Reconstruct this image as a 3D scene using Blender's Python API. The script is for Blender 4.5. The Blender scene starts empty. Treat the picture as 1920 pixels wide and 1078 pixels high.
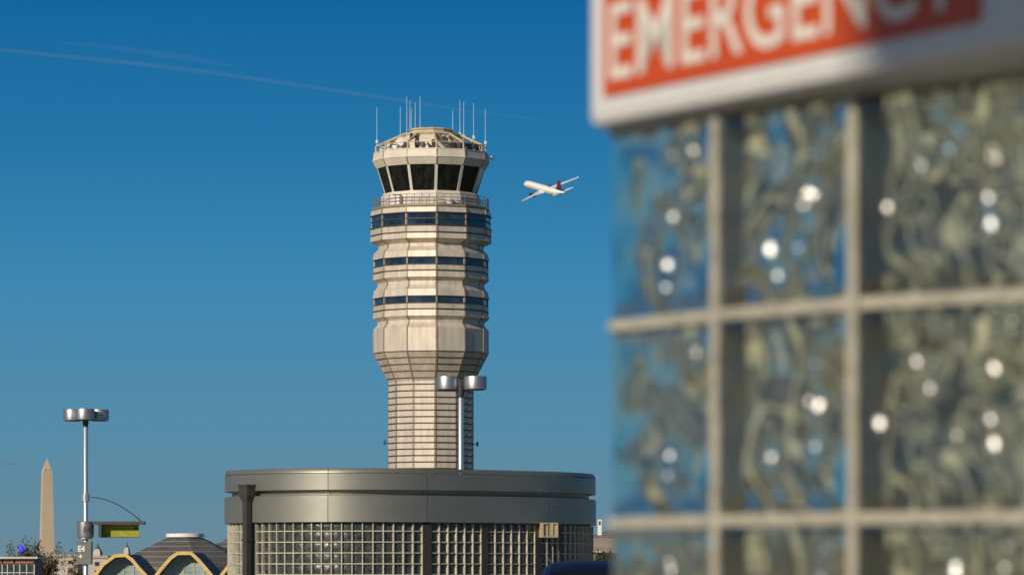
import bpy, math, random
from mathutils import Vector, Matrix
random.seed(11)
R = math.radians
sc = bpy.context.scene
col = sc.collection
F, HZ, CX, ZC = 7200.0, 1075.0, 960.0, 1.65      # focal length in photo pixels, horizon row, centre column, eye height

def P(px, py, Y):
    return Vector(((px - CX) * Y / F, Y, ZC + (HZ - py) * Y / F))
def PX(px, Y): return (px - CX) * Y / F
def PZ(py, Y): return ZC + (HZ - py) * Y / F

# ------------------------------------------------------------------ materials
def mat(name, color, rough=0.6, metal=0.0, var=0.0, vscale=3.0, bump=0.0, bscale=20.0, spec=0.5, dark=None, vstretch=(1, 1, 1), **kw):
    m = bpy.data.materials.new(name); m.use_nodes = True
    nt = m.node_tree; b = nt.nodes['Principled BSDF']
    c = (*color, 1.0)
    b.inputs['Base Color'].default_value = c
    b.inputs['Roughness'].default_value = rough
    b.inputs['Metallic'].default_value = metal
    b.inputs['Specular IOR Level'].default_value = spec
    for k, v in kw.items():
        b.inputs[k.replace('_', ' ')].default_value = v
    if var > 0 or bump > 0:
        tc = nt.nodes.new('ShaderNodeTexCoord')
        mp = nt.nodes.new('ShaderNodeMapping'); mp.inputs['Scale'].default_value = vstretch
        nt.links.new(tc.outputs['Object'], mp.inputs['Vector'])
    if var > 0:
        n = nt.nodes.new('ShaderNodeTexNoise'); n.inputs['Scale'].default_value = vscale
        n.inputs['Detail'].default_value = 5; n.inputs['Roughness'].default_value = 0.6
        nt.links.new(mp.outputs['Vector'], n.inputs['Vector'])
        cr = nt.nodes.new('ShaderNodeValToRGB')
        d = dark or tuple(x * (1 - var) for x in color)
        cr.color_ramp.elements[0].position = 0.32; cr.color_ramp.elements[0].color = (*d, 1)
        cr.color_ramp.elements[1].position = 0.66; cr.color_ramp.elements[1].color = tuple(min(1, x * (1 + var * 0.4)) for x in color) + (1,)
        nt.links.new(n.outputs['Fac'], cr.inputs['Fac'])
        nt.links.new(cr.outputs['Color'], b.inputs['Base Color'])
    if bump > 0:
        n2 = nt.nodes.new('ShaderNodeTexNoise'); n2.inputs['Scale'].default_value = bscale; n2.inputs['Detail'].default_value = 4
        nt.links.new(mp.outputs['Vector'], n2.inputs['Vector'])
        bp = nt.nodes.new('ShaderNodeBump'); bp.inputs['Strength'].default_value = bump; bp.inputs['Distance'].default_value = 0.02
        nt.links.new(n2.outputs['Fac'], bp.inputs['Height']); nt.links.new(bp.outputs['Normal'], b.inputs['Normal'])
    return m

def emit(name, color, s):
    m = bpy.data.materials.new(name); m.use_nodes = True
    b = m.node_tree.nodes['Principled BSDF']
    b.inputs['Base Color'].default_value = (*color, 1); b.inputs['Emission Color'].default_value = (*color, 1)
    b.inputs['Emission Strength'].default_value = s
    return m

def volmat(name, color, dens, aniso=0.0):
    m = bpy.data.materials.new(name); m.use_nodes = True; nt = m.node_tree
    nt.nodes.remove(nt.nodes['Principled BSDF'])
    v = nt.nodes.new('ShaderNodeVolumePrincipled')
    v.inputs['Color'].default_value = (*color, 1); v.inputs['Density'].default_value = dens; v.inputs['Anisotropy'].default_value = aniso
    nt.links.new(v.outputs['Volume'], nt.nodes['Material Output'].inputs['Volume'])
    return m

M = {}
M['clad'] = mat('tan_metal_cladding', (.62, .54, .44), .48, .22, .22, .8, spec=.6, vstretch=(2.2, 2.2, .35))
M['clad2'] = mat('pale_tan_cladding', (.66, .59, .49), .5, 0, .16, .5, spec=.55, vstretch=(1, 1, .5))
M['ledge'] = mat('bronze_ledge', (.075, .055, .042), .5, .2, .2, 1)
M['trim'] = mat('corner_trim', (.30, .23, .165), .45, .1, .2, .8)
M['twin'] = mat('blue_dark_glass', (.022, .040, .068), .08, 0, .85, .5, spec=.7)  # noise paints lighter reflection patches into the glass colour
M['cabglass'] = mat('black_cab_glass', (.014, .015, .015), .06, 0, .9, .9, spec=.45, vstretch=(2, 2, .6))  # faint reflections painted into the black as noise
M['black'] = mat('black_blind', (.006, .006, .007), .9)
M['mullion'] = mat('pale_mullion', (.62, .60, .52), .4, .1)
M['rail'] = mat('rail_steel', (.22, .19, .20), .5, .3)
M['yellow'] = mat('yellow_steel', (.54, .43, .25), .55, 0, .3, 1.5)
M['white'] = mat('white_paint', (.76, .74, .70), .4, 0, .1, 1)
M['dish'] = mat('dish_grey', (.62, .62, .60), .45)
M['dkgrey'] = mat('dark_grey_paint', (.05, .05, .052), .5, 0, .2, 2)
M['whip'] = mat('whip_fibreglass', (.58, .62, .66), .4)
M['fascia'] = mat('champagne_grey_metal', (.27, .265, .225), .44, .66, .10, .8, spec=.5, vstretch=(1, 1, 2), bump=.04, bscale=1.5)
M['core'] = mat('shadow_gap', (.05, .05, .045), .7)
M['post'] = mat('bronze_post', (.055, .05, .045), .5, .2, .2, 2)
M['mortarfar'] = mat('cream_mortar_ribs', (.50, .475, .36), .75, 0, .25, 4)
M['blockfar'] = mat('grey_green_glass_blocks', (.052, .06, .056), .27, 0, .75, 7, spec=.6, bump=.35, bscale=14)
M['lampbox'] = mat('tan_lamp_box', (.42, .35, .22), .5, 0, .2, 5)
M['silver'] = mat('brushed_aluminium', (.40, .40, .40), .42, .85, .08, 3, vstretch=(2, 2, 8))
M['galv'] = mat('galvanised_pole', (.56, .58, .59), .34, .75)
M['lampdk'] = mat('lamp_underside', (.035, .035, .04), .5)
M['signgrey'] = mat('grey_sign_face', (.16, .155, .14), .55, 0, .15, 3)
M['limesign'] = mat('lime_yellow_sign', (.31, .315, .012), .45, 0, .25, 5)
M['darkink'] = mat('dark_lettering', (.03, .03, .03), .6)
M['lightink'] = mat('pale_lettering', (.72, .72, .68), .6)
M['marble'] = mat('tan_marble', (.50, .395, .28), .8, 0, .12, .02, vstretch=(1, 1, 3))
M['archy'] = mat('yellow_arch_steel', (.66, .46, .16), .5, 0, .12, .6)
M['archdk'] = mat('vault_roof', (.075, .068, .075), .6, 0, .25, .4)
M['soffit'] = mat('vault_soffit', (.16, .13, .09), .7, 0, .2, .5)
M['termglass'] = mat('terminal_glass', (.30, .42, .42), .2, 0, .35, .3, spec=.7)  # reflected sky put into the blue-green pane colour
M['termmull'] = mat('terminal_mullions', (.50, .42, .28), .6)
M['roof'] = mat('grey_brown_standing_seam_roof', (.125, .122, .118), .55, .1, .3, .12, vstretch=(1, 1, 4))
M['roofline'] = mat('pale_seam', (.36, .32, .28), .6)
M['brick'] = mat('pink_brown_panel', (.28, .12, .09), .7, 0, .25, 3)
M['booth'] = mat('brown_booth_frame', (.10, .065, .045), .6, 0, .3, 2)
M['boothtrim'] = mat('pale_trim', (.50, .47, .42), .6, 0, .2, 2)
M['boothglass'] = mat('booth_glass', (.035, .06, .055), .12, 0, .6, 2, spec=.7)
M['palewall'] = mat('pale_wall', (.55, .47, .40), .8, 0, .2, .05)
M['wingwall'] = mat('brown_banded_wall', (.24, .20, .17), .7, 0, .3, .2, vstretch=(.2, 1, 3))
M['spire'] = mat('slate_spire', (.07, .075, .085), .7)
M['bark'] = mat('grey_brown_bark', (.085, .062, .045), .85, 0, .3, 6)
M['leafb'] = mat('dry_brown_leaves', (.13, .085, .04), .7, 0, .6, 1.2, spec=.3)
M['leafd'] = mat('dark_olive_leaves', (.045, .048, .02), .65, 0, .5, 1.5, spec=.3)
M['deck'] = mat('concrete_deck', (.30, .29, .27), .85, 0, .25, .4, bump=.2)
M['line'] = mat('white_line_paint', (.75, .75, .72), .7, 0, .2, 2)
M['ground'] = mat('airfield_ground', (.10, .11, .06), .9, 0, .4, .01)
M['carblue'] = mat('dark_blue_car_paint', (.003, .010, .040), .42, .1, .05, 2, spec=.3)
M['carglass'] = mat('tinted_car_glass', (.006, .008, .012), .05, spec=.6)
M['tyre'] = mat('tyre_rubber', (.02, .02, .02), .8)
M['chrome'] = mat('alloy', (.6, .6, .6), .25, .9)
M['redlamp'] = mat('red_tail_lamp', (.25, .005, .005), .2)
M['planewhite'] = mat('aircraft_white', (.80, .77, .72), .35, 0, .06, .3)
M['planewing'] = mat('wing_grey', (.62, .63, .64), .4, .1)
M['planewindow'] = mat('cabin_windows', (.36, .35, .34), .3)
M['tailred'] = mat('tail_red', (.22, .006, .014), .4)
M['tailblue'] = mat('tail_navy', (.012, .02, .09), .35)
M['enginedk'] = mat('engine_navy', (.012, .014, .03), .3)
M['mortar'] = mat('sandy_mortar', (.42, .39, .305), .85, 0, .22, 22, bump=.6, bscale=90)
M['signwhite'] = mat('white_sign_cabinet', (.60, .59, .565), .3, 0, .07, 7, vstretch=(6, 6, .5), spec=.5)
M['signred'] = mat('orange_red_sign_face', (.50, .062, .005), .4, 0, .06, 5)
M['signletter'] = mat('warm_white_letters', (.66, .62, .54), .5, 0, .06, 10)  # off-white letter colour with slight random tone
M['inolive'] = mat('olive_backdrop_plaster', (.40, .395, .27), .8, 0, .5, 1.3)
M['indark'] = mat('dark_backdrop_metal', (.02, .021, .018), .5)
M['intan'] = mat('sandy_backdrop_frame', (.60, .57, .42), .7, 0, .2, 4)
M['bluelamp'] = emit('blue_beacon', (.03, .03, 1.0), 1.1)

# thick wavy glass of the near blocks
def glassmat():
    m = bpy.data.materials.new('pale_green_wavy_glass'); m.use_nodes = True
    b = m.node_tree.nodes['Principled BSDF']
    b.inputs['Base Color'].default_value = (.80, .86, .72, 1)
    b.inputs['Roughness'].default_value = .065
    b.inputs['Coat Weight'].default_value = 1.0
    b.inputs['Coat Roughness'].default_value = .17
    b.inputs['IOR'].default_value = 1.45
    b.inputs['Transmission Weight'].default_value = 1.0
    return m
M['glass'] = glassmat()

# ------------------------------------------------------------------ mesh helpers
ORG = {}
class MB:
    def __init__(s): s.v = []; s.f = []; s.mi = []
    def add(s, vs, fs, mi=0):
        o = len(s.v); s.v += [tuple(x) for x in vs]
        s.f += [tuple(i + o for i in f) for f in fs]; s.mi += [mi] * len(fs)
    def box(s, c, d, rz=0, mi=0, rx=0, ry=0):
        m = Matrix.Translation(Vector(c)) @ Matrix.Rotation(rz, 4, 'Z') @ Matrix.Rotation(ry, 4, 'Y') @ Matrix.Rotation(rx, 4, 'X')
        vs = [m @ Vector((x * d[0] / 2, y * d[1] / 2, z * d[2] / 2)) for z in (-1, 1) for y in (-1, 1) for x in (-1, 1)]
        s.add(vs, [(0, 2, 3, 1), (4, 5, 7, 6), (0, 1, 5, 4), (2, 6, 7, 3), (0, 4, 6, 2), (1, 3, 7, 5)], mi)
    def tube(s, p0, p1, r0, r1=None, n=8, mi=0):
        s.path([p0, p1], [r0, r0 if r1 is None else r1], n, mi)
    def path(s, pts, rs, n=8, mi=0, closed=False, sx=1.0):
        pts = [Vector(p) for p in pts]
        if not isinstance(rs, (list, tuple)): rs = [rs] * len(pts)
        N = len(pts); rings = []
        for i, p in enumerate(pts):
            a = pts[(i - 1) % N] if (closed or i > 0) else pts[i]
            b = pts[(i + 1) % N] if (closed or i < N - 1) else pts[i]
            t = (b - a).normalized()
            up = Vector((0, 0, 1)) if abs(t.z) < .95 else Vector((0, 1, 0))
            x = t.cross(up).normalized(); y = x.cross(t).normalized()
            rings.append([p + (x * math.cos(2 * math.pi * k / n) * sx + y * math.sin(2 * math.pi * k / n)) * rs[i] for k in range(n)])
        vs = [v for r in rings for v in r]; fs = []
        for i in range(N if closed else N - 1):
            j = (i + 1) % N
            for k in range(n):
                fs.append((i * n + k, i * n + (k + 1) % n, j * n + (k + 1) % n, j * n + k))
        if not closed:
            fs.append(tuple(range(n - 1, -1, -1))); fs.append(tuple((N - 1) * n + k for k in range(n)))
        s.add(vs, fs, mi)
    def lathe(s, prof, c, n=32, mi=0, cap=True, ph=0.0):
        vs = []; fs = []
        for (r, z) in prof:
            for k in range(n):
                a = ph + 2 * math.pi * k / n
                vs.append((c[0] + r * math.sin(a), c[1] - r * math.cos(a), c[2] + z))
        for i in range(len(prof) - 1):
            for k in range(n):
                fs.append((i * n + k, i * n + (k + 1) % n, (i + 1) * n + (k + 1) % n, (i + 1) * n + k))
        if cap:
            fs.append(tuple(range(n - 1, -1, -1))); fs.append(tuple((len(prof) - 1) * n + k for k in range(n)))
        s.add(vs, fs, mi)
    def prism(s, poly, y0, y1, mi=0):          # polygon in XZ extruded along Y
        n = len(poly)
        vs = [(x, y0, z) for x, z in poly] + [(x, y1, z) for x, z in poly]
        fs = [tuple(range(n)), tuple(range(2 * n - 1, n - 1, -1))] + [(i, i + n, (i + 1) % n + n, (i + 1) % n) for i in range(n)]
        s.add(vs, fs, mi)
    def hexa(s, a, b, mi=0):                   # two matching quads
        s.add(list(a) + list(b), [(3, 2, 1, 0), (4, 5, 6, 7), (0, 1, 5, 4), (1, 2, 6, 5), (2, 3, 7, 6), (3, 0, 4, 7)], mi)
    def build(s, name, mats, parent=None, smooth=False, bevel=0, fix=True):
        me = bpy.data.meshes.new(name)
        o0 = ORG.get(parent, Vector((0, 0, 0))) if parent else Vector((0, 0, 0))
        me.from_pydata([tuple(Vector(v) - o0) for v in s.v], [], s.f)
        if not isinstance(mats, (list, tuple)): mats = [mats]
        for m in mats: me.materials.append(m)
        for p, i in zip(me.polygons, s.mi): p.material_index = i
        if fix:
            import bmesh
            bm = bmesh.new(); bm.from_mesh(me); bmesh.ops.recalc_face_normals(bm, faces=bm.faces); bm.to_mesh(me); bm.free()
        me.update()
        ob = bpy.data.objects.new(name, me); col.objects.link(ob)
        if parent: ob.parent = parent; ORG[ob] = o0
        else: ORG[ob] = Vector((0, 0, 0))
        if smooth:
            for p in me.polygons: p.use_smooth = True
            if smooth != 'all': me.set_sharp_from_angle(angle=R(smooth if smooth is not True else 38))
        if bevel:
            b = ob.modifiers.new('bevel', 'BEVEL'); b.width = bevel; b.segments = 2; b.limit_method = 'ANGLE'
        return ob

def tag(o, label=None, cat=None, group=None, kind=None):
    if label: o['label'] = label
    if cat: o['category'] = cat
    if group: o['group'] = group
    if kind: o['kind'] = kind
    return o
def thing(name, loc, label, cat, group=None):
    o = bpy.data.objects.new(name, None); col.objects.link(o)
    o.location = loc; o.empty_display_size = .3; ORG[o] = Vector(loc)
    return tag(o, label, cat, group)
def origin_to(o, loc):
    loc = Vector(loc); o.data.transform(Matrix.Translation(-loc)); o.location = loc; return o

def textmesh(s, height, bold=0.0, extrude=0.004, spacing=1.0, width=None):
    cu = bpy.data.curves.new('t', 'FONT'); cu.body = s; cu.offset = bold; cu.extrude = 0.0
    cu.space_character = spacing; cu.resolution_u = 6
    ob = bpy.data.objects.new('t', cu); col.objects.link(ob)
    dg = bpy.context.evaluated_depsgraph_get(); dg.update()
    me = bpy.data.meshes.new_from_object(ob.evaluated_get(dg))
    bpy.data.objects.remove(ob)
    vs = [Vector(v.co) for v in me.vertices]; fs = [tuple(p.vertices) for p in me.polygons]
    x0 = min(v.x for v in vs); x1 = max(v.x for v in vs); y0 = min(v.y for v in vs); y1 = max(v.y for v in vs)
    k = height / (y1 - y0); kx = k if width is None else width / (x1 - x0)
    flat = [((v.x - x0) * kx, (v.y - y0) * k) for v in vs]
    return flat, fs, (x1 - x0) * kx

# ------------------------------------------------------------------ camera, light, sky
cam = bpy.data.cameras.new('camera'); co = bpy.data.objects.new('camera', cam); col.objects.link(co)
co.location = (0, 0, ZC); co.rotation_euler = (R(90), 0, 0)
cam.sensor_width = 36; cam.lens = 135; cam.shift_y = (HZ - 539) / 1920
cam.clip_start = .1; cam.clip_end = 90000
cam.dof.use_dof = True; cam.dof.focus_distance = 380; cam.dof.aperture_fstop = 5.9
sc.camera = co

SUN_AZ, SUN_EL = -36.0, 22.0     # azimuth left of the direction back to the camera
sd = Vector((math.sin(R(SUN_AZ)) * math.cos(R(SUN_EL)), -math.cos(R(SUN_AZ)) * math.cos(R(SUN_EL)), math.sin(R(SUN_EL))))
sun = bpy.data.lights.new('sun', 'SUN'); sun.energy = 4.15; sun.angle = R(.5); sun.color = (1, .88, .72)
so = bpy.data.objects.new('sun', sun); col.objects.link(so); so.rotation_euler = sd.to_track_quat('Z', 'Y').to_euler(); so.location = (0, 0, 60)

w = bpy.data.worlds.new('World'); sc.world = w; w.use_nodes = True; nt = w.node_tree
bg = nt.nodes['Background']; bg.inputs['Strength'].default_value = .052
sky = nt.nodes.new('ShaderNodeTexSky'); sky.sky_type = 'NISHITA'; sky.sun_disc = False
sky.sun_elevation = R(SUN_EL); sky.sun_rotation = R(180 - SUN_AZ)
sky.altitude = 50; sky.air_density = 1.0; sky.dust_density = .6; sky.ozone_density = 1.6
tc = nt.nodes.new('ShaderNodeTexCoord'); sp = nt.nodes.new('ShaderNodeSeparateXYZ')
nt.links.new(tc.outputs['Generated'], sp.inputs[0])
mr = nt.nodes.new('ShaderNodeMapRange'); mr.inputs['From Min'].default_value = -.012; mr.inputs['From Max'].default_value = .17
nt.links.new(sp.outputs['Z'], mr.inputs['Value'])
cr = nt.nodes.new('ShaderNodeValToRGB'); nt.links.new(mr.outputs['Result'], cr.inputs['Fac'])
def srgb(r, g, b):
    f = lambda c: (c / 255 / 12.92) if c / 255 <= .04045 else ((c / 255 + .055) / 1.055) ** 2.4
    return (f(r), f(g), f(b), 1)
STOPS = [(-.012, (116, 140, 148)), (.012, (102, 138, 156)), (.04, (85, 140, 169)), (.075, (62, 135, 178)), (.11, (38, 118, 168)), (.148, (18, 101, 157)), (.17, (12, 94, 151))]
while len(cr.color_ramp.elements) < len(STOPS): cr.color_ramp.elements.new(.5)
for e, (z, c) in zip(cr.color_ramp.elements, STOPS):
    e.position = (z + .012) / .182; e.color = srgb(*c)
vm = nt.nodes.new('ShaderNodeVectorMath'); vm.operation = 'SCALE'; vm.inputs['Scale'].default_value = 1 / .052
nt.links.new(cr.outputs['Color'], vm.inputs[0])
mr2 = nt.nodes.new('ShaderNodeMapRange'); mr2.interpolation_type = 'SMOOTHSTEP'
mr2.inputs['From Min'].default_value = .16; mr2.inputs['From Max'].default_value = .40
nt.links.new(sp.outputs['Z'], mr2.inputs['Value'])
mx = nt.nodes.new('ShaderNodeMix'); mx.data_type = 'RGBA'
nt.links.new(mr2.outputs['Result'], mx.inputs['Factor']); nt.links.new(vm.outputs[0], mx.inputs['A']); nt.links.new(sky.outputs['Color'], mx.inputs['B'])
nt.links.new(mx.outputs['Result'], bg.inputs['Color'])

sc.view_settings.view_transform = 'Standard'; sc.view_settings.look = 'None'
sc.view_settings.exposure = 0; sc.view_settings.gamma = 1
cy = sc.cycles
cy.use_denoising = True; cy.sample_clamp_indirect = 4; cy.sample_clamp_direct = 4.5; cy.max_bounces = 14; cy.transmission_bounces = 12; cy.glossy_bounces = 5
cy.diffuse_bounces = 3; cy.blur_glossy = .5; cy.use_adaptive_sampling = False

# ------------------------------------------------------------------ ground and parking deck
g = MB(); g.add([(-45000, -8000, -9), (45000, -8000, -9), (45000, 70000, -9), (-45000, 70000, -9)], [(0, 1, 2, 3)])
tag(g.build('ground', M['ground']), kind='structure')
d = MB(); d.box((0, 75, -4.497), (130, 230, 8.994)); tag(d.build('parking_deck', M['deck']), kind='structure')
ln = MB()
for i in range(-14, 15):
    ln.box((i * 2.7, 60, .003), (.1, 5.2, .004)); ln.box((i * 2.7, 78, .003), (.1, 5.2, .004)); ln.box((i * 2.7 , 138, .003), (.1, 5.2, .004))
tag(ln.build('parking_lines', M['line']), kind='structure')

# ------------------------------------------------------------------ control tower
TY = 426.0; TX = PX(808, TY); TF = 419.6
tower = thing('control_tower', (TX, TY, -9), 'tall tan twelve-sided airport control tower with a black-glazed cab and roof aerials', 'control tower')
A0 = 5.7 + 1.2
TH = [R(A0 + 30 * k) for k in range(12)]
def tz(y): return ZC + (HZ - y) / F * TF
def tr(r): return r * TY / F
def tp(r, th, y): return Vector((TX + tr(r) * math.sin(th), TY - tr(r) * math.cos(th), tz(y)))
def t12(mb, prof, cap=False, mi=0):
    mb.lathe([(tr(r), tz(y)) for y, r in prof], (TX, TY, 0), 12, mi, cap, TH[0])
YG = HZ + (9 + ZC) / TF * F    # ground row for the tower
DRUM = [(387.5, 111.5), (397, 113), (397.05, 110.8), (421, 110.8), (421.05, 113.4), (434, 112.6), (434.1, 112.0), (446, 113.6), (454, 98), (460, 98), (469, 106.8), (480.5, 108.8),
        (480.55, 105.5), (494, 105.5), (494.05, 108), (505.4, 107.6), (505.5, 107), (518, 108.6), (525, 100), (532, 100), (541, 106.8), (553.5, 108.8), (553.55, 105.5), (566.5, 105.5), (566.55, 108), (578, 107.6), (578.1, 107),
        (591, 108.6), (598, 100), (604, 100), (613, 108), (657, 108)]
m = MB(); t12(m, DRUM); m.build('drum_cladding', M['clad'], tower)
m = MB(); t12(m, [(657, 108), (712, 79.5)]); m.build('flared_cladding', M['clad'], tower)
m = MB(); t12(m, [(712, 79.5), (YG, 79.5)]); m.build('shaft_cladding', M['clad'], tower)
FULL = DRUM + [(712, 79.5), (YG, 79.5)]
def rad(y):
    for (y0, r0), (y1, r1) in zip(FULL, FULL[1:]):
        if y0 <= y <= y1: return r0 + (r1 - r0) * (y - y0) / max(1e-6, y1 - y0)
    return 79.5
def ledge(y, r, h=2.0, out=1.4):
    m = MB(); m_prof = [(y + h / 2, r - 3), (y + h / 2, r + out), (y - h / 2, r + out), (y - h / 2, r - 3)]
    t12(m, m_prof); m.build('ledge', M['ledge'], tower)
for y, r in ((397.6, 113), (409, 111.5), (421.5, 113.5)): ledge(y, r, 1.7, 2.0)
for y, r in ((434.5, 113), (481, 108), (494.3, 108), (505.5, 108), (554, 108), (566.8, 108), (578, 108)): ledge(y, r, 1.6, 1.3)
ledge(657.3, 108, 1.6, .5)
for y in (669, 681, 693.5, 706): ledge(y, rad(y), 1.8, .8)
y = 718.0
while y < YG - 8: ledge(y, 79.5, 2.1, 1.3); y += 12.2
# corner trims follow the outline down every edge
for th in TH:
    m = MB()
    pr = [(y, max(r, 111.6) if 397 < y < 421.1 else (107.3 if (480.5 < y < 494.1 or 553.5 < y < 566.6) else r)) for y, r in FULL]
    for (y0, r0), (y1, r1) in zip(pr, pr[1:]):
        if abs(y1 - y0) < .2: continue
        q = []
        for y, r in ((y0, r0), (y1, r1)):
            dth = .085 / tr(r)
            q.append([tp(r + .75, th - dth, y), tp(r + .75, th + dth, y), tp(r - 1.6, th + dth * 1.6, y), tp(r - 1.6, th - dth * 1.6, y)])
        m.hexa(q[0], q[1])
    m.build('corner_trim', M['trim'], tower)
def facet_windows(y0, y1, r, inset=2.6):
    for k in range(12):
        a, b = tp(r, TH[k], 0), tp(r, TH[(k + 1) % 12], 0)
        t = (b - a); L = t.length; t.normalize(); nrm = Vector((t.y, -t.x, 0))
        if nrm.dot(a - Vector((TX, TY, a.z))) < 0: nrm = -nrm
        a = a + t * tr(inset); b = b - t * tr(inset)
        q = [[Vector((p.x, p.y, tz(yy))) + nrm * off for p, yy in ((a, y1), (b, y1), (b, y0), (a, y0))] for off in (.06, -.1)]
        m = MB(); m.hexa(*q); m.build('window', M['twin'], tower)
facet_windows(399, 408, 110.8); facet_windows(410.2, 420.4, 110.8)
facet_windows(482.2, 493, 105.5); facet_windows(555.2, 565.4, 105.5)
# gallery slab, parapet and rails
m = MB(); t12(m, [(387.5, 100), (387.4, 109), (385, 110.5), (381.5, 110.5), (381.5, 90)]); m.build('gallery_slab', M['trim'], tower)
m = MB(); t12(m, [(381.5, 94), (379, 94), (378.5, 95.2), (376.5, 95.2), (376, 94), (367, 94), (366.5, 95), (364.5, 95), (364, 93.5), (357.5, 92.5), (357, 90.5), (354.5, 90), (354.5, 60)])
m.build('cab_parapet', M['clad2'], tower)
m = MB()
for yy in (362.6, 368.5, 374.6): m.path([tp(108.5, t, yy) for t in TH], .032, 6, closed=True)
for k in range(12):
    a, b = tp(108.5, TH[k], 381.5), tp(108.5, TH[(k + 1) % 12], 381.5)
    for j in range(4):
        p = a.lerp(b, j / 4); m.tube(p, p + Vector((0, 0, tz(362.6) - tz(381.5))), .034, n=6)
m.build('gallery_railing', M['rail'], tower)
for (th, w_, y0, y1) in ((-38, .95, 380.5, 362), (22, .5, 381, 371)):
    c = tp(98.5, R(th), (y0 + y1) / 2); m = MB(); m.box(c, (w_, .5, tz(y1) - tz(y0)), R(th)); m.box(c + Vector((0, 0, 0)), (w_ + .06, .52, .05), R(th))
    m.build('equipment_cabinet', M['white'], tower, bevel=.03)
# cab
m = MB(); t12(m, [(354.4, 80), (307, 94)]); m.build('cab_blind', M['black'], tower)
for k in range(12):
    i0, i1 = TH[k] + .012, TH[(k + 1) % 12] - .012 + (2 * math.pi if k == 11 and TH[0] < TH[11] - 6 else 0)
    q = [[tp(86 - o, i0, 354.4), tp(86 - o, i1, 354.4), tp(101 - o, i1, 306.5), tp(101 - o, i0, 306.5)] for o in (0, 1.2)]
    m = MB(); m.hexa(*q); m.build('cab_window', M['cabglass'], tower)
for th in TH:
    m = MB(); q = []
    for y, r in ((355, 86), (306, 101)):
        dth = .16 / tr(r); q.append([tp(r + .6, th - dth, y), tp(r + .6, th + dth, y), tp(r - 1.6, th + dth, y), tp(r - 1.6, th - dth, y)])
    m.hexa(q[0], q[1]); m.build('mullion', M['mullion'], tower)
m = MB(); t12(m, [(306.6, 70), (306.5, 102.5), (293.5, 109.6), (293.2, 110.6), (291.6, 110.6), (291.3, 109.8), (279, 107.6), (278.6, 108.2), (276.8, 108.2), (276.6, 104), (278.5, 103.5), (278.5, 0.2)])
m.build('cornice', M['clad2'], tower)
for th in TH:
    m = MB(); q = []
    for y, r in ((306.4, 102.6), (293, 109.8), (279, 107.8)):
        dth = .07 / tr(r); q.append([tp(r + .45, th - dth, y), tp(r + .45, th + dth, y), tp(r - 1, th + dth, y), tp(r - 1, th - dth, y)])
    m.hexa(q[0], q[1]); m.hexa(q[1], q[2]); m.build('cornice_joint', M['trim'], tower)
m = MB(); t12(m, [(278.5, 72), (266, 72), (265.6, 72.6), (264.8, 72.6), (264.4, 72), (258, 71.5), (247.5, 58), (246.8, 59), (244.8, 59), (240, 41)]); m.build('penthouse', M['clad2'], tower)
m = MB(); t12(m, [(240, 37), (239, 40), (235.6, 40), (235.2, 38.6), (233.4, 38.6), (233, 40), (231.8, 39), (231.4, 0.2)]); m.build('penthouse_cap', M['clad2'], tower)
for (th, w_, h_, r_) in ((-20, .35, .9, 73), (4, .28, 1.0, 73.5), (8, .5, .12, 73.3), (-12, .4, .5, 73), (35, .7, 1.0, 74), (62, .5, 1.1, 75)):
    c = tp(r_, R(th), 270 - (4 if w_ < .45 else 0)); m = MB(); m.box(c, (w_, .3, h_), R(th)); m.box(c + Vector((.1, -.1, .1)), (w_ * .5, .3, h_ * .4), R(th)); m.build('roof_unit', M['dkgrey'], tower)
for k, th in enumerate(TH):
    m = MB()
    b0 = tp(103.5, th, 278.5); b1 = tp(103.5, th, 264.5); b2 = tp(59, th, 243.5)
    m.tube(b0, b1, .11, n=6); m.path([b1, b1.lerp(b2, .5), b2], [.14, .13, .12], 6)
    m.build('roof_strut', M['yellow'], tower)
m = MB()
for k, (th, u0, u1) in enumerate(((14, 246, 262), (-24, 247, 260), (-33, 258, 246), (24, 250, 274), (33, 250, 272), (-5, 262, 272))):
    m = MB(); m.tube(tp(66, R(th), u0), tp(74, R(th + 5), u1), .16, n=6); m.build('shadow_line_strut', M['dkgrey'], tower)  # dark tubes added to stand for shadow lines on the penthouse
m = MB(); m.path([tp(103.5, t, 264.5) for t in TH], .06, 6, closed=True); m.path([tp(59.5, t, 243.2) for t in TH], .13, 6, closed=True); m.path([tp(40.3, t, 232.6) for t in TH], .11, 6, closed=True); m.path([tp(40.3, t, 238.4) for t in TH], .11, 6, closed=True)
m.build('roof_ring_rail', M['yellow'], tower)
def dish(th, r, y, rr, mname='dish'):
    c = tp(r, R(th), y); ax = Vector((math.sin(R(th)), -math.cos(R(th)), .15)).normalized()
    m = MB(); rings = []
    x = ax.cross(Vector((0, 0, 1))).normalized(); z = x.cross(ax)
    pts = []
    n = 16
    for i, (q, dd) in enumerate(((.02, -.25), (.5, -.18), (.85, -.03), (1, .1), (.9, .06), (.5, -.1), (.02, -.18))):
        pts += [c + ax * dd * rr * 1.4 + (x * math.cos(2 * math.pi * k / n) + z * math.sin(2 * math.pi * k / n)) * rr * q for k in range(n)]
    fs = [(i * n + k, i * n + (k + 1) % n, (i + 1) * n + (k + 1) % n, (i + 1) * n + k) for i in range(6) for k in range(n)]
    m.add(pts, fs); m.tube(c - ax * .3 * rr, Vector((c.x, c.y, tz(278.5))), .12, n=6); m.box((c.x, c.y, tz(276.5)), (.5, .5, .3))
    m.build('dish_antenna', M[mname], tower, smooth=True)
dish(-40, 86, 262, .58); dish(-43, 95, 269, .38); dish(58, 92, 265, .34); dish(72, 97, 268, .3)
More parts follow.
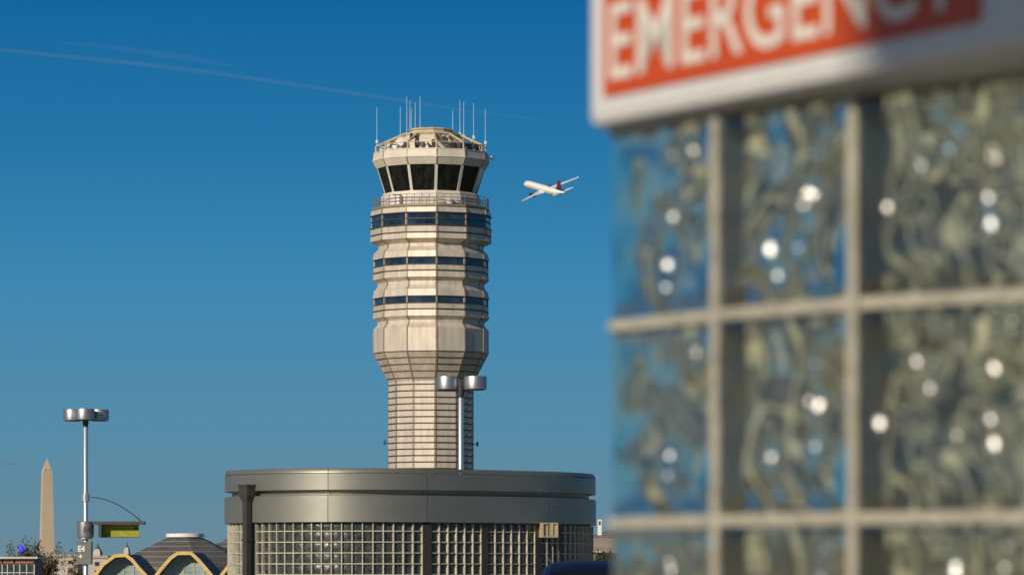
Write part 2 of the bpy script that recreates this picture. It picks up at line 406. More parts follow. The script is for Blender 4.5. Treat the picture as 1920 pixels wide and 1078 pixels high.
for (th, r, y0, w_, h_) in ((-66, 84, 276, .6, .9), (-58, 86, 276, .8, 1.0), (50, 90, 276, .9, .8), (66, 88, 277, 1.0, .8), (78, 88, 277, .7, .7), (-80, 92, 277, .5, .6), (40, 86, 277, .35, 1.0)):
    c = tp(r, R(th), y0); m = MB(); m.box(c + Vector((0, 0, h_ / 2)), (w_, .6, h_), R(th)); m.box(c + Vector((0, 0, h_)), (w_ * .7, .5, .2), R(th + 15)); m.build('roof_equipment', M['dish' if th < 0 else 'dkgrey'], tower, bevel=.03)
# whip aerials: photo column, top row, foot row, depth sign
for (x, y0, y1, back) in ((706.6, 202, 266, 0), (750.5, 200, 262, .3), (762.8, 182, 258, -.2), (768.6, 189, 256, .5), (771, 204, 252, .4), (778.5, 193, 246, .6), (787.6, 181, 246, -.1),
                          (848.8, 208, 250, .2), (862.4, 189, 252, -.3), (869.6, 191, 256, .5), (888, 194, 258, .1), (910, 205, 268, 0)):
    rx = x - 808; m = MB(); Yb = TY + back * 4.5
    zz = lambda yy: ZC + (HZ - yy) / F * Yb
    X = PX(x, Yb)
    zr = tz(278.5)
    m.path([(X, Yb, zr), (X, Yb, zz(y1)), (X, Yb, zz(y1) + .05), (X, Yb, zz(y0))], [.042, .042, .034, .024], 6)
    m.box((X, Yb, zz(y1)), (.26, .26, .35)); m.box((X, Yb, zr + .08), (.5, .5, .16))
    m.build('whip_aerial', M['whip'], tower)
m = MB(); a = tp(104, R(88), 283); b = tp(115, R(86), 285.5); m.tube(a, b, .1, n=6); m.box(b, (.35, .35, .4)); m.build('obstruction_lamp', M['dish'], tower)
m = MB()
for (th, y) in ((95.5, 829), (-96, 826)):
    a = tp(79, R(th), y); m.tube(a, a + Vector((.45 * (1 if th > 0 else -1), -.1, 0)), .05, n=6); m.box(a + Vector((.5 * (1 if th > 0 else -1), -.1, .05)), (.22, .22, .5))
m.build('wall_fitting', M['dkgrey'], tower)

# ------------------------------------------------------------------ round lobby with metal fascia
FR = 107.5
# plan: outline column in the photo -> heading of the outward normal (degrees right of the camera)
PLAN = [(421, -90), (424, -80), (432, -70), (450, -60), (489, -48), (535, -34), (580, -23), (620, -12), (665, 0), (710, 10), (750, 20), (800, 32), (860, 39), (960, 43), (1010, 46), (1050, 55), (1090, 68), (1110, 80), (1117, 90)]
def plan_phi(x):
    for (x0, f0), (x1, f1) in zip(PLAN, PLAN[1:]):
        if x0 <= x <= x1: return f0 + (f1 - f0) * (x - x0) / (x1 - x0)
    return 90.0
def plan_curve():
    k = FR / F; xs = [421 + i * 1.0 for i in range(697)]
    ys = [0.0]
    for a, b in zip(xs, xs[1:]):
        f = max(-86, min(86, plan_phi((a + b) / 2))); ys.append(ys[-1] + math.tan(R(f)) * (b - a) * k)
    m0 = min(ys); out = []
    for x, y in zip(xs, ys):
        Y = FR + (y - m0); out.append((Vector((PX(x, Y), Y)), plan_phi(x), x))
    a, b = out[-1][0], out[0][0]                       # close round the back
    mid = (a + b) / 2; ax = (a - b) / 2
    bk = Vector((0, 4.4))
    n = 120
    for i in range(1, n):
        t = math.pi * i / n; p = mid + ax * math.cos(t) + bk * math.sin(t)
        nn = (ax.normalized() * math.cos(t) / ax.length + bk.normalized() * math.sin(t) / bk.length)
        f = math.degrees(math.atan2(nn.x, -nn.y)); f = f if f > 0 else f + 360
        out.append((p, f, None))
    out.append((out[0][0], 270.0, None))
    return out
PC = plan_curve(); PS = [0.0]
for (a, _, _), (b, _, _) in zip(PC, PC[1:]): PS.append(PS[-1] + (b - a).length)
SL_ = PS[-1]
def s_of(px): return PS[max(0, min(696, int(round(px - 421))))]
import bisect
def cpt(s_):
    s_ = s_ % SL_; i = min(len(PS) - 2, max(0, bisect.bisect_right(PS, s_) - 1)); t = (s_ - PS[i]) / max(1e-9, PS[i + 1] - PS[i])
    f = PC[i][1] + (PC[i + 1][1] - PC[i][1]) * t
    return PC[i][0].lerp(PC[i + 1][0], t), Vector((math.sin(R(f)), -math.cos(R(f)))), f
def bp(off, s_, z):
    p, n, _ = cpt(s_); q = p + n * off; return Vector((q.x, q.y, z))
ctr = bp(-5, s_of(700), 0)
lobby = thing('lobby_pavilion', (ctr.x, ctr.y, 0), 'rounded grey metal and glass block lobby pavilion on the deck in front of the tower', 'building')
def bz(y): return ZC + (HZ - y) / F * FR
def arc(mb, prof, s0, s1, step=.2):
    n = max(1, int(math.ceil((s1 - s0) / step))); k = len(prof); vs = []; fs = []
    for i in range(n + 1):
        vs += [bp(r, s0 + (s1 - s0) * i / n, z) for r, z in prof]
    for i in range(n):
        for j in range(k):
            fs.append((i * k + j, i * k + (j + 1) % k, (i + 1) * k + (j + 1) % k, (i + 1) * k + j))
    fs.append(tuple(range(k))); fs.append(tuple(n * k + j for j in range(k - 1, -1, -1)))
    mb.add(vs, fs)
ztop, zl, zu, zg, zb = bz(877), bz(886), bz(918), bz(927.5), bz(978.5)
S0 = s_of(424)
seams = [S0, s_of(615.5), s_of(800.5), s_of(1028)]
rest = SL_ + S0 - seams[-1]; nb = 5
seams += [seams[-1] + rest * (i + 1) / nb for i in range(nb)]
gap = .009
for a0, a1 in zip(seams, seams[1:]):
    m = MB(); arc(m, [(-.12, zl + .01), (0, zl + .01), (-.004, zl + .03), (-.035, ztop - .03), (-.06, ztop), (-.5, ztop + .01), (-.5, ztop - .1)], a0 + gap, a1 - gap); m.build('coping', M['fascia'], lobby, smooth=30)
    m = MB(); arc(m, [(-.24, zu), (-.012, zu), (0, zu + .012), (0, zl - .012), (-.012, zl - .002), (-.24, zl - .002)], a0 + gap, a1 - gap); m.build('fascia_panel', M['fascia'], lobby, smooth=30)
    m = MB(); arc(m, [(-.3, zg + .002), (-.22, zg + .002), (-.20, zu - .002), (-.3, zu - .002)], a0 + gap, a1 - gap); m.build('reveal_strip', M['fascia'], lobby, smooth=30)
    m = MB(); arc(m, [(-.24, zb + .055), (-.12, zb + .055), (-.12, zb), (-.01, zb), (.012, zb + .012), (.012, zg - .012), (0, zg - .001), (-.24, zg - .001)], a0 + gap, a1 - gap); m.build('fascia_panel', M['fascia'], lobby, smooth=30)
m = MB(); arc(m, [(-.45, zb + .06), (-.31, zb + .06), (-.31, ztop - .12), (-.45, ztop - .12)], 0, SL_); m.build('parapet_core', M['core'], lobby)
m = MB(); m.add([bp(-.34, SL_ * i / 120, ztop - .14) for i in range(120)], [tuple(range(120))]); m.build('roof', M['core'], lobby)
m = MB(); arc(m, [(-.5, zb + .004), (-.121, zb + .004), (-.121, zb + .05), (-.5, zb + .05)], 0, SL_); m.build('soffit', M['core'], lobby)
# glass block panels with cream joints between posts
GO = -.17; BLK = .305
zj0 = bz(995.0)                                   # first joint under the soffit
zrows = [zb + .0] + [zj0 - .305 * i for i in range(0, 10)]
def block_panel(a0, a1, hid=False):
    n = max(1, round((a1 - a0) / BLK)); st = (a1 - a0) / n
    gm = MB(); rnd = random.Random(int(a0 * 10)); N = 1 if hid else 4
    for i in range(n):
        for z1, z0 in zip(zrows, zrows[1:]):
            b0, b1 = a0 + i * st, a0 + (i + 1) * st; vs = []; fs = []
            tx, tz_ = rnd.uniform(-.010, .010), rnd.uniform(-.010, .010)
            for v in range(N + 1):
                for u in range(N + 1):
                    uu, vv = u / N, v / N
                    bulge = .016 * (1 - (2 * uu - 1) ** 4) * (1 - (2 * vv - 1) ** 4) + tx * (uu - .5) + tz_ * (vv - .5) + rnd.uniform(-.003, .003)
                    vs.append(bp(GO + bulge, b0 + (b1 - b0) * uu, z0 + (z1 - z0) * vv))
            for v in range(N):
                for u in range(N): fs.append((v * (N + 1) + u, v * (N + 1) + u + 1, (v + 1) * (N + 1) + u + 1, (v + 1) * (N + 1) + u))
            gm.add(vs, fs)
    gp = gm.build('glass_block_panel', M['blockfar'], lobby, smooth='all', fix=False)
    rm = MB()
    for i in range(n + 1):
        a = a0 + i * st; hw = .0135
        arc(rm, [(GO - .05, zrows[-1]), (GO + .088, zrows[-1]), (GO + .088, zb - .03), (GO - .05, zb - .03)], a - hw, a + hw, 5)
    for z in zrows[1:]:
        arc(rm, [(GO - .05, z - .0135), (GO + .072, z - .0135), (GO + .072, z + .0135), (GO - .05, z + .0135)], a0, a1, .3)
    rm.build('mortar_joints', M['mortarfar'], gp)
posts = [(s_of(470), .24), (s_of(803.5), .27), (s_of(912), .22), (s_of(1013), .24), (s_of(1054), .10)]
back = (posts[0][0] + SL_ - posts[-1][0]) / 6
posts += [(posts[4][0] + back * i, .25) for i in range(1, 6)]
allp = posts + [(posts[0][0] + SL_, .24)]
for i, ((a, w_), (b, w2)) in enumerate(zip(allp, allp[1:])):
    block_panel(a + w_ / 2, b - w2 / 2, hid=(5 <= i < 9))
for a, w_ in posts:
    m = MB(); arc(m, [(GO - .2, 0), (GO + .10, 0), (GO + .10, zb - .03), (GO - .2, zb - .03)], a - w_ / 2, a + w_ / 2, .2); m.build('post', M['post'], lobby)
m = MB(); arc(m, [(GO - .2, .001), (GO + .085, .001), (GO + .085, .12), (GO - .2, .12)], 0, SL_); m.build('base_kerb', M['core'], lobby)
# rainwater head and pipe on the left
sa = s_of(470); c, cn, cf = cpt(sa); c = bp(.13, sa, 0); ra = R(cf)
zs = ZC + (HZ - 908) / F * c.y; ze = ZC + (HZ - 935) / F * c.y
m = MB()
m.box((c.x, c.y, (zs + ze) / 2 + .04), (.44, .26, zs - ze - .1), ra); m.box((c.x, c.y, zs - .03), (.50, .31, .06), ra)
t = [Vector((.22, .13)), Vector((-.22, .13)), Vector((-.22, -.13)), Vector((.22, -.13))]
rot = Matrix.Rotation(ra, 2)
m.hexa([Vector((c.x, c.y, ze + .09)) + Vector((*(rot @ q), 0)) for q in t], [Vector((c.x, c.y, ze - .09)) + Vector((*(rot @ (q * .5)), 0)) for q in t])
m.build('rainwater_head', M['post'], lobby)
m = MB(); m.box((c.x, c.y, (ze - .05) / 2), (.22, .15, ze - .05), ra)
for z in (1.2, 2.6): m.box((c.x, c.y, z), (.28, .19, .06), ra)
m.build('downpipe', M['post'], lobby)
# tan lamp box under the fascia
sa = s_of(1021); c = bp(.14, sa, 0); zs, ze = ZC + (HZ - 979.5) / F * c.y, ZC + (HZ - 1007) / F * c.y
m = MB(); ra = R(20)
dx = .36; hh = zs - ze; zc = (zs + ze) / 2
rm_ = lambda x, y, z: Vector((c.x, c.y, zc)) + Matrix.Rotation(ra, 3, 'Z') @ Vector((x, y, z))
for bx in ((-.225, 0, 0, .035, dx, hh), (.225, 0, 0, .035, dx, hh), (0, -.06, 0, .415, .1, hh), (0, 0, -hh / 2 + .02, .415, dx, .04), (-.15, -.12, hh / 2 - .02, .14, .1, .04), (.15, -.12, hh / 2 - .02, .14, .1, .04), (-.07, -.12, 0, .02, .05, hh - .1), (.09, -.12, 0, .02, .05, hh - .1)):
    m.box(rm_(*bx[:3]), bx[3:], ra)
m.box(rm_(0, .36, 0), (.12, .42, .12), ra)
m.build('wall_lamp_box', M['lampbox'], lobby)

# ------------------------------------------------------------------ lamp posts
# ------------------------------------------------------------------ lamp posts
def drum(mb, c, r, h):
    mb.lathe([(r * .8, 0), (r * .99, .0), (r, .015), (r, h * .22), (r * 1.012, h * .23), (r * 1.012, h * .26), (r, h * .27), (r, h - .03), (r * .97, h), (.01, h + .015)], c, 36)
def lamp_post(loc, heads, label, ztop=8.06):
    root = thing('lamp_post', loc, label, 'lamp post', 'aluminium lamp posts on the parking deck')
    x, y, _ = loc; h = .42; zb_ = ztop - h
    m = MB(); m.path([(x, y, 0), (x, y, .05), (x, y, zb_ - .25)], [.13, .105, .095], 20); m.lathe([(.22, 0), (.22, .03), (.14, .08)], (x, y, 0), 20); m.build('pole', M['galv'], root, smooth=True)
    m = MB(); m.path([(x, y, zb_ - .27), (x, y, zb_ - .05), (x, y, zb_ + .3)], [.10, .12, .15], 16)
    for hx, hy in heads:
        L = math.hypot(hx, hy); m.box((x + hx * .4, y + hy * .4, zb_ + .24), (L * .8, .09, .13), math.atan2(hy, hx))
    m.build('bracket', M['lampdk'], root, smooth=True)
    for hx, hy in heads:
        m = MB(); drum(m, (x + hx, y + hy, zb_), .375, h); hd = m.build('lamp_head', M['silver'], root, smooth=True)
        m = MB(); m.lathe([(.30, -.03), (.30, .01)], (x + hx, y + hy, zb_), 28); m.build('lens', M['lampdk'], hd)
    return root
YR = 125.0
lamp_post((PX(864, YR), YR, 0), [(-.44, .06), (.47, -.06)], 'aluminium lamp post with two drum heads rising behind the round pavilion before the tower')
YL = 150.0; LX = PX(160.5, YL)
lp = lamp_post((LX, YL, 0), [(-.53, .28), (.02, -.42), (.51, .26)], 'aluminium lamp post with three drum heads and signs on its pole, beside the pale obelisk')
def lz(y): return ZC + (HZ - y) / F * YL
m = MB(); m.lathe([(.13, lz(940)), (.155, lz(940) + .01), (.155, lz(925) - .01), (.13, lz(925))], (LX, YL, 0), 24); m.build('collar', M['galv'], lp, smooth=True)
m = MB(); x0, x1 = LX - .32, LX + .32
m.lathe([(.15, lz(1010)), (.27, lz(1010)), (.27, lz(1007)), (.315, lz(1006.5)), (.325, lz(1005)), (.325, lz(978)), (.30, lz(977)), (.12, lz(976.5))], (LX, YL, 0), 36); band = m.build('band_drum', M['silver'], lp, smooth=True)
def wrap_text(s, h, cx_, cy_, r, th, zc_, mat_, name, parent, width=None, bold=.02):
    fl, fs, wd = textmesh(s, h, bold, width=width); m = MB()
    m.add([(cx_ + r * math.sin(R(th) + (u - wd / 2) / r), cy_ - r * math.cos(R(th) + (u - wd / 2) / r), zc_ + v - h / 2) for u, v in fl], fs)
    return m.build(name, mat_, parent, fix=False)
wrap_text('E4', .22, LX, YL, .33, 18, lz(993), M['darkink'], 'lettering', band)
# directional sign arm
ax0, ax1 = LX + .3, PX(272, YL)
arm = thing('hanging_sign', (LX + .1, YL, lz(980)), 'small lime yellow sign hung under a dark arm on the left lamp post', 'sign')
m = MB(); m.box(((ax0 + ax1) / 2, YL - .06, lz(980)), (ax1 - ax0, .62, .12)); m.build('arm', M['dkgrey'], arm)
pts = []
for i in range(13):
    t_ = i / 12; xx = 170 + (266 - 170) * t_; yy = 932 + 46 * (t_ ** 1.9)
    pts.append(P(xx, yy, YL))
m = MB(); m.path(pts, .022, 6); m.path([P(258, 974, YL), P(263, 970, YL)], .012, 5); m.build('brace_rod', M['dkgrey'], arm)
sx0, sx1, sz0, sz1 = PX(189, YL), PX(259.5, YL), lz(1006), lz(982)
m = MB(); m.box(((sx0 + sx1) / 2, YL + .15, (sz0 + sz1) / 2), (sx1 - sx0, .10, sz1 - sz0)); face = m.build('sign_face', M['limesign'], arm)
m = MB(); m.box((sx0 - .0, YL - .06, (sz0 + sz1) / 2), (.12, .56, sz1 - sz0 + .03)); m.box(((sx0 + sx1) / 2 + .005, YL, sz0 - .012), (sx1 - sx0 + .01, .12, .03)); m.build('sign_frame', M['dkgrey'], arm)
m = MB()
rn = random.Random(5)
m.box((sx1 - .10, YL + .097, sz1 - .17), (.10, .004, .10), ry=R(45))
m.build('arrow_mark', M['darkink'], face)
# grey box sign
bx0, bx1, bz0, bz1 = PX(144.5, YL), PX(172.5, YL), lz(1057.5), lz(1014.5)
box = thing('pole_sign', ((bx0 + bx1) / 2, YL, bz0), 'grey box sign reading E4 strapped around the left lamp post', 'sign')
m = MB(); m.box(((bx0 + bx1) / 2, YL, (bz0 + bz1) / 2), (bx1 - bx0, .46, bz1 - bz0)); m.build('sign_box', M['signgrey'], box, bevel=.012)
def flat_text(s, h, x, y, z, mat_, name, parent, width=None, bold=.02):
    fl, fs, wd = textmesh(s, h, bold, width=width); m = MB(); m.add([(x + u, y, z + v) for u, v in fl], fs); return m.build(name, mat_, parent, fix=False)
flat_text('E4', .24, bx0 + .06, YL - .234, bz1 - .40, M['lightink'], 'lettering', box, width=.27, bold=.03)
m = MB(); cx_, cz_ = bx0 + .16, bz0 + .32
st = []
for i in range(8):
    rr = .11 if i % 2 == 0 else .042
    st.append((cx_ + rr * math.sin(i * math.pi / 4) * .85, YL - .236, cz_ + rr * math.cos(i * math.pi / 4)))
m.add(st, [tuple(range(8))]); m.build('star_mark', M['lightink'], box, fix=False)

# ------------------------------------------------------------------ obelisk far off
OY = 3978.0; ox = PX(88, OY)
ob_root = thing('obelisk', (ox, OY, -9), 'tall pale stone obelisk far away behind the bare tree on the left', 'monument')
def ow(y): return (19.3 + (y - 884) * (28.0 - 19.3) / (1040 - 884)) * OY / F * .90
yb = HZ + (9 + ZC) / OY * F
rot = R(17)
def oring(y, wd):
    z = PZ(y, OY); return [Vector((ox, OY, z)) + Matrix.Rotation(rot, 3, 'Z') @ Vector((sx * wd / 2, sy * wd / 2, 0)) for sx, sy in ((-1, -1), (1, -1), (1, 1), (-1, 1))]
ys = [yb, 1060, 1040, 980, 930, 884]
m = MB(); vs = []; fs = []
for y in ys: vs += oring(y, ow(y))
for i in range(len(ys) - 1):
    for k in range(4): fs.append((i * 4 + k, i * 4 + (k + 1) % 4, (i + 1) * 4 + (k + 1) % 4, (i + 1) * 4 + k))
m.add(vs, fs); m.build('shaft', M['marble'], ob_root)
m = MB(); vs = oring(884, ow(884)) + [Vector((ox, OY, PZ(858, OY)))]; m.add(vs, [(0, 1, 4), (1, 2, 4), (2, 3, 4), (3, 0, 4), (3, 2, 1, 0)]); pyr = m.build('pyramid_top', M['marble'], ob_root)
for k in (-1, 1):
    m = MB(); c = Vector((ox, OY, PZ(881, OY))) + Matrix.Rotation(rot, 3, 'Z') @ Vector((k * 2.2, -ow(884) / 2 + .35, 0)); m.box(c, (1.1, .5, .8), rot); m.build('window', M['dkgrey'], pyr)

# ------------------------------------------------------------------ terminal with yellow vault arches
VY = 700.0
term = thing('terminal_building', (PX(300, VY), VY, -9), 'airport terminal with yellow arched vault fronts and grey capped roof on the left', 'building')
def vx(px): return PX(px, VY)
def vz(py): return PZ(py, VY)
def vault(pts, depth=26.0):
    # pts: outer polyline (photo px) of the arch face, foot to foot
    o = [Vector((vx(x), 0, vz(y))) for x, y in pts]
    cxm = sum(p.x for p in o) / len(o); zc_ = min(p.z for p in o)
    th = .62
    inn = []
    for i, p in enumerate(o):
        a = o[max(0, i - 1)]; b = o[min(len(o) - 1, i + 1)]; t_ = (b - a).normalized(); nn = Vector((t_.z, 0, -t_.x)); 
        if nn.z > 0.02 and abs(nn.z) > .02: nn = -nn
        if (Vector((cxm, 0, zc_ - 2)) - p).dot(nn) < 0: nn = -nn
        inn.append(p + nn * th)
    def strip(A, B, y0, y1, mname, nm, parent, pname=None):
        m = MB()
        for i in range(len(A) - 1):
            q0 = [Vector((A[i].x, y0, A[i].z)), Vector((A[i + 1].x, y0, A[i + 1].z)), Vector((B[i + 1].x, y0, B[i + 1].z)), Vector((B[i].x, y0, B[i].z))]
            q1 = [v + Vector((0, y1 - y0, 0)) for v in q0]; m.hexa(q0, q1)
        return m.build(nm, M[mname], parent)
    strip(o, inn, VY, VY + .5, 'archy', 'arch', term)
    o2 = [p + (q - p) * .15 for p, q in zip(o, inn)]; in2 = [p + (q - p) * .75 for p, q in zip(o, inn)]
    om = [p + (q - p) * .45 for p, q in zip(o, inn)]
    strip(o2, om, VY + .5, VY + depth, 'archdk', 'vault_roof', term)
    strip(om, in2, VY + .5, VY + depth, 'soffit', 'vault_lining', term)
    gy = VY + 3.0
    m = MB(); n = len(in2); poly = [(p.x, p.z) for p in in2] + [(in2[-1].x, -9), (in2[0].x, -9)]
    m.prism(poly, gy, gy + .15); gl = m.build('glazing', M['termglass'], term)
    m = MB(); xa, xb = in2[0].x, in2[-1].x
    def top(x):
        for a, b in zip(in2, in2[1:]):
            if a.x <= x <= b.x: return a.z + (b.z - a.z) * (x - a.x) / max(1e-6, b.x - a.x)
        return -9
    k = 0; x = xa + .9
    while x < xb:
        m.box((x, gy - .05, (top(x) - 9) / 2), (.16, .2, top(x) + 9)); x += 1.85
    zz = vz(1040)
    while zz > -9:
        xs = [x for x in [xa + i * .1 for i in range(int((xb - xa) / .1))] if top(x) > zz]
        if xs: m.box(((xs[0] + xs[-1]) / 2, gy - .03, zz), (xs[-1] - xs[0], .14, .09))
        zz -= .72
    m.build('mullions', M['termmull'], gl)
A1 = [(158, 1108), (175, 1077), (191, 1055), (213, 1039), (225, 1037.5), (237, 1037.5), (250, 1047), (262, 1062), (277.5, 1078), (290, 1108)]
A2 = [(272, 1108), (288.5, 1078), (303, 1060), (318, 1043), (331, 1034), (345, 1033.3), (360, 1034), (376, 1049), (389, 1064), (400.5, 1078), (415, 1108)]
A3 = [(p[0] + 122, p[1]) for p in A2]; A0_ = [(p[0] - 122, p[1] + 3) for p in A1]
for a_ in (A1, A2, A3): vault(a_)
# roofs behind: faceted pyramids with pale seams, a lantern cap on the first
def pyr_roof(pxc, Yc, yb_, yt, rb, rt, ph, n=8, lantern=None):
    s = Yc / F; c = (PX(pxc, Yc), Yc, 0); z0, z1 = PZ(yb_, Yc), PZ(yt, Yc)
    m = MB(); m.lathe([(rb * s, -9), (rb * s, z0), (rb * s * .62 + rt * s * .38, z0 + (z1 - z0) * .50), (rt * s, z1)], c, n, cap=True, ph=R(ph)); rf = m.build('roof', M['roof'], term)
    m = MB()
    for f in (.15, .34, .52, .70, .86):
        rr = (rb + (rt - rb) * (f / .5 * .38 if f < .5 else .38 + (f - .5) / .5 * .62)) * s + .05; zz = z0 + (z1 - z0) * f
        m.path([(c[0] + rr * math.sin(R(ph) + 2 * math.pi * k / n), c[1] - rr * math.cos(R(ph) + 2 * math.pi * k / n), zz) for k in range(n)], .055, 4, closed=True)
    m.build('roof_seam', M['roofline'], rf)
    if lantern:
        yl0, yl1, rl = lantern; m = MB(); m.lathe([(rl * s * .85, PZ(yl1 + 2.5, Yc)), (rl * s * .86, PZ(yl1, Yc)), (rl * s, PZ(yl1, Yc)), (rl * s, PZ(yl0, Yc)), (.1, PZ(yl0, Yc) + .2)], c, 32)
        m.build('lantern', M['white'], rf, smooth=30)
pyr_roof(347, 758, 1062, 1007.5, 128, 33, 14, 8, (1000, 1006.5, 36))
pyr_roof(462, 790, 1062, 1008, 125, 33, 14, 8)
pyr_roof(1235, 760, 1010, 985, 142, 60, 10, 8)
m = MB(); m.box((PX(1230, 735), 735, (PZ(1008, 735) - 9) / 2), (PX(1352, 735) - PX(1108, 735), 4, PZ(1008, 735) + 9)); m.build('wing_wall', M['wingwall'], term)
m = MB(); m.box((PX(1230, 735), 733, PZ(1034, 735)), (PX(1356, 735) - PX(1104, 735), 1, .3)); m.build('eaves', M['boothtrim'], term)
m = MB(); x0, x1 = PX(1120.5, 738), PX(1128, 738); z0, z1 = PZ(1003, 738), PZ(973.5, 738)
m.box(((x0 + x1) / 2, 738, (z0 + z1) / 2), (x1 - x0, .8, z1 - z0)); vt = m.build('vent_shaft', M['white'], term)
m = MB(); m.box(((x0 + x1) / 2, 737.58, PZ(980, 738)), ((x1 - x0) * .5, .06, .75)); m.build('opening', M['dkgrey'], vt)
m = MB(); m.tube((x1, 738, PZ(974.5, 738)), (x1 + 6, 738, PZ(974.5, 738)), .06, n=5); m.tube((x1, 738, PZ(983, 738)), (x1 + 6, 738, PZ(983, 738)), .04, n=5); m.build('rail', M['roofline'], vt)

# far low buildings and church spires
def far_block(x0, x1, yt, Y, label, roofm='roofline'):
    r = thing('distant_building', (PX((x0 + x1) / 2, Y), Y, -9), label, 'building', 'pale buildings along the skyline')
    z1 = PZ(yt, Y); xa, xb = PX(x0, Y), PX(x1, Y)
    m = MB(); m.box(((xa + xb) / 2, Y, (z1 - 9) / 2), (xb - xa, 18, z1 + 9)); m.build('wall', M['palewall'], r)
    m = MB(); m.box(((xa + xb) / 2, Y, z1 + .5), (xb - xa + 1, 19, .99)); m.build('roof', M[roofm], r)
    n = int((xb - xa) / 5)
    for i in range(n):
        for zz in (z1 - 2.2, z1 - 5.4):
            m = MB(); m.box((xa + (i + .5) * (xb - xa) / n, Y - 9, zz), (1.8, .2, 1.5)); m.build('window', M['boothglass'], r)
far_block(96, 150, 1043.5, 1600, 'low pale building partly hidden behind the bare tree by the obelisk')
far_block(168, 205, 1046, 1500, 'low pale building between the grey pole sign and the first yellow arch')
def steeple(px_, yt, yb_, hw, Y, label):
    r = thing('church_tower', (PX(px_, Y), Y, -9), label, 'church tower', 'church towers on the skyline'); s = Y / F; c = (PX(px_, Y), Y, 0)
    m = MB(); m.lathe([(hw * s * 1.2, -9), (hw * s * 1.2, PZ(yb_, Y)), (hw * s * .55, PZ(yb_ - 6, Y))], c, 4, ph=R(30)); m.build('tower', M['palewall'], r)
    m = MB(); m.lathe([(hw * s * .62, PZ(yb_ - 5.9, Y)), (hw * s * .3, PZ(yb_ - 9, Y)), (.15, PZ(yt, Y))], c, 8); m.build('spire', M['spire'], r)
steeple(183.5, 1017, 1034, 8, 2600, 'pale church tower with dark spire beside the grey pole sign')
steeple(238, 1015.5, 1031, 5.5, 2700, 'thin dark-spired church tower directly above the first yellow arch')

# ------------------------------------------------------------------ booth, beacon, trees
KY = 170.0
booth = thing('glazed_booth', (PX(10, KY), KY, 0), 'brown glazed booth with pink brown panels at the far left edge', 'booth')
xa, xb = PX(-70, KY), PX(65, KY); kz = lambda y: PZ(y, KY)
m = MB(); m.box(((xa + xb) / 2, KY + 1.6, kz(1047) / 2), (xb - xa - .1, 3, kz(1047))); m.build('wall', M['booth'], booth)
m = MB(); m.box(((xa + xb) / 2, KY + 1.5, kz(1045)), (xb - xa + .3, 3.4, .09)); m.build('roof', M['boothtrim'], booth)
for a, b in ((-66, -38), (-34, 3), (6, 25), (28.5, 63)):
    m = MB(); m.box((PX((a + b) / 2, KY), KY + .08, kz(1052)), ((b - a) * KY / F, .1, 8 * KY / F)); m.build('panel', M['brick'], booth, bevel=.01)
for a, b in ((-66, -38), (-34, 3), (5, 13), (15, 25), (28, 36), (38, 49), (51, 63)):
    m = MB(); m.box((PX((a + b) / 2, KY), KY + .07, kz(1057.5) / 2), ((b - a) * KY / F, .06, kz(1057.5) - .1)); wn = m.build('window', M['boothglass'], booth)
    m = MB(); m.box((PX(b + 1, KY), KY + .05, kz(1057) / 2), (.045, .1, kz(1057))); m.box((PX((a + b) / 2, KY), KY + .03, kz(1073)), ((b - a) * KY / F, .05, .04)); m.build('frame', M['boothtrim'], wn)
bc = thing('beacon_post', (PX(40, 176), 176, 0), 'blue lit beacon lamp on a dark post above the brown booth', 'beacon lamp')
bxx = PX(40, 176); bzz = lambda y: PZ(y, 176)
m = MB(); m.path([(bxx, 176, 0), (bxx, 176, bzz(1034))], .045, 8); m.lathe([(.10, bzz(1036)), (.12, bzz(1033.3))], (bxx, 176, 0), 14); m.build('post', M['dkgrey'], bc)
m = MB(); m.lathe([(.095, bzz(1033.2)), (.108, bzz(1032)), (.104, bzz(1025)), (.075, bzz(1023.3)), (.02, bzz(1022.6))], (bxx, 176, 0), 20); m.build('lamp', M['bluelamp'], bc, smooth=True)

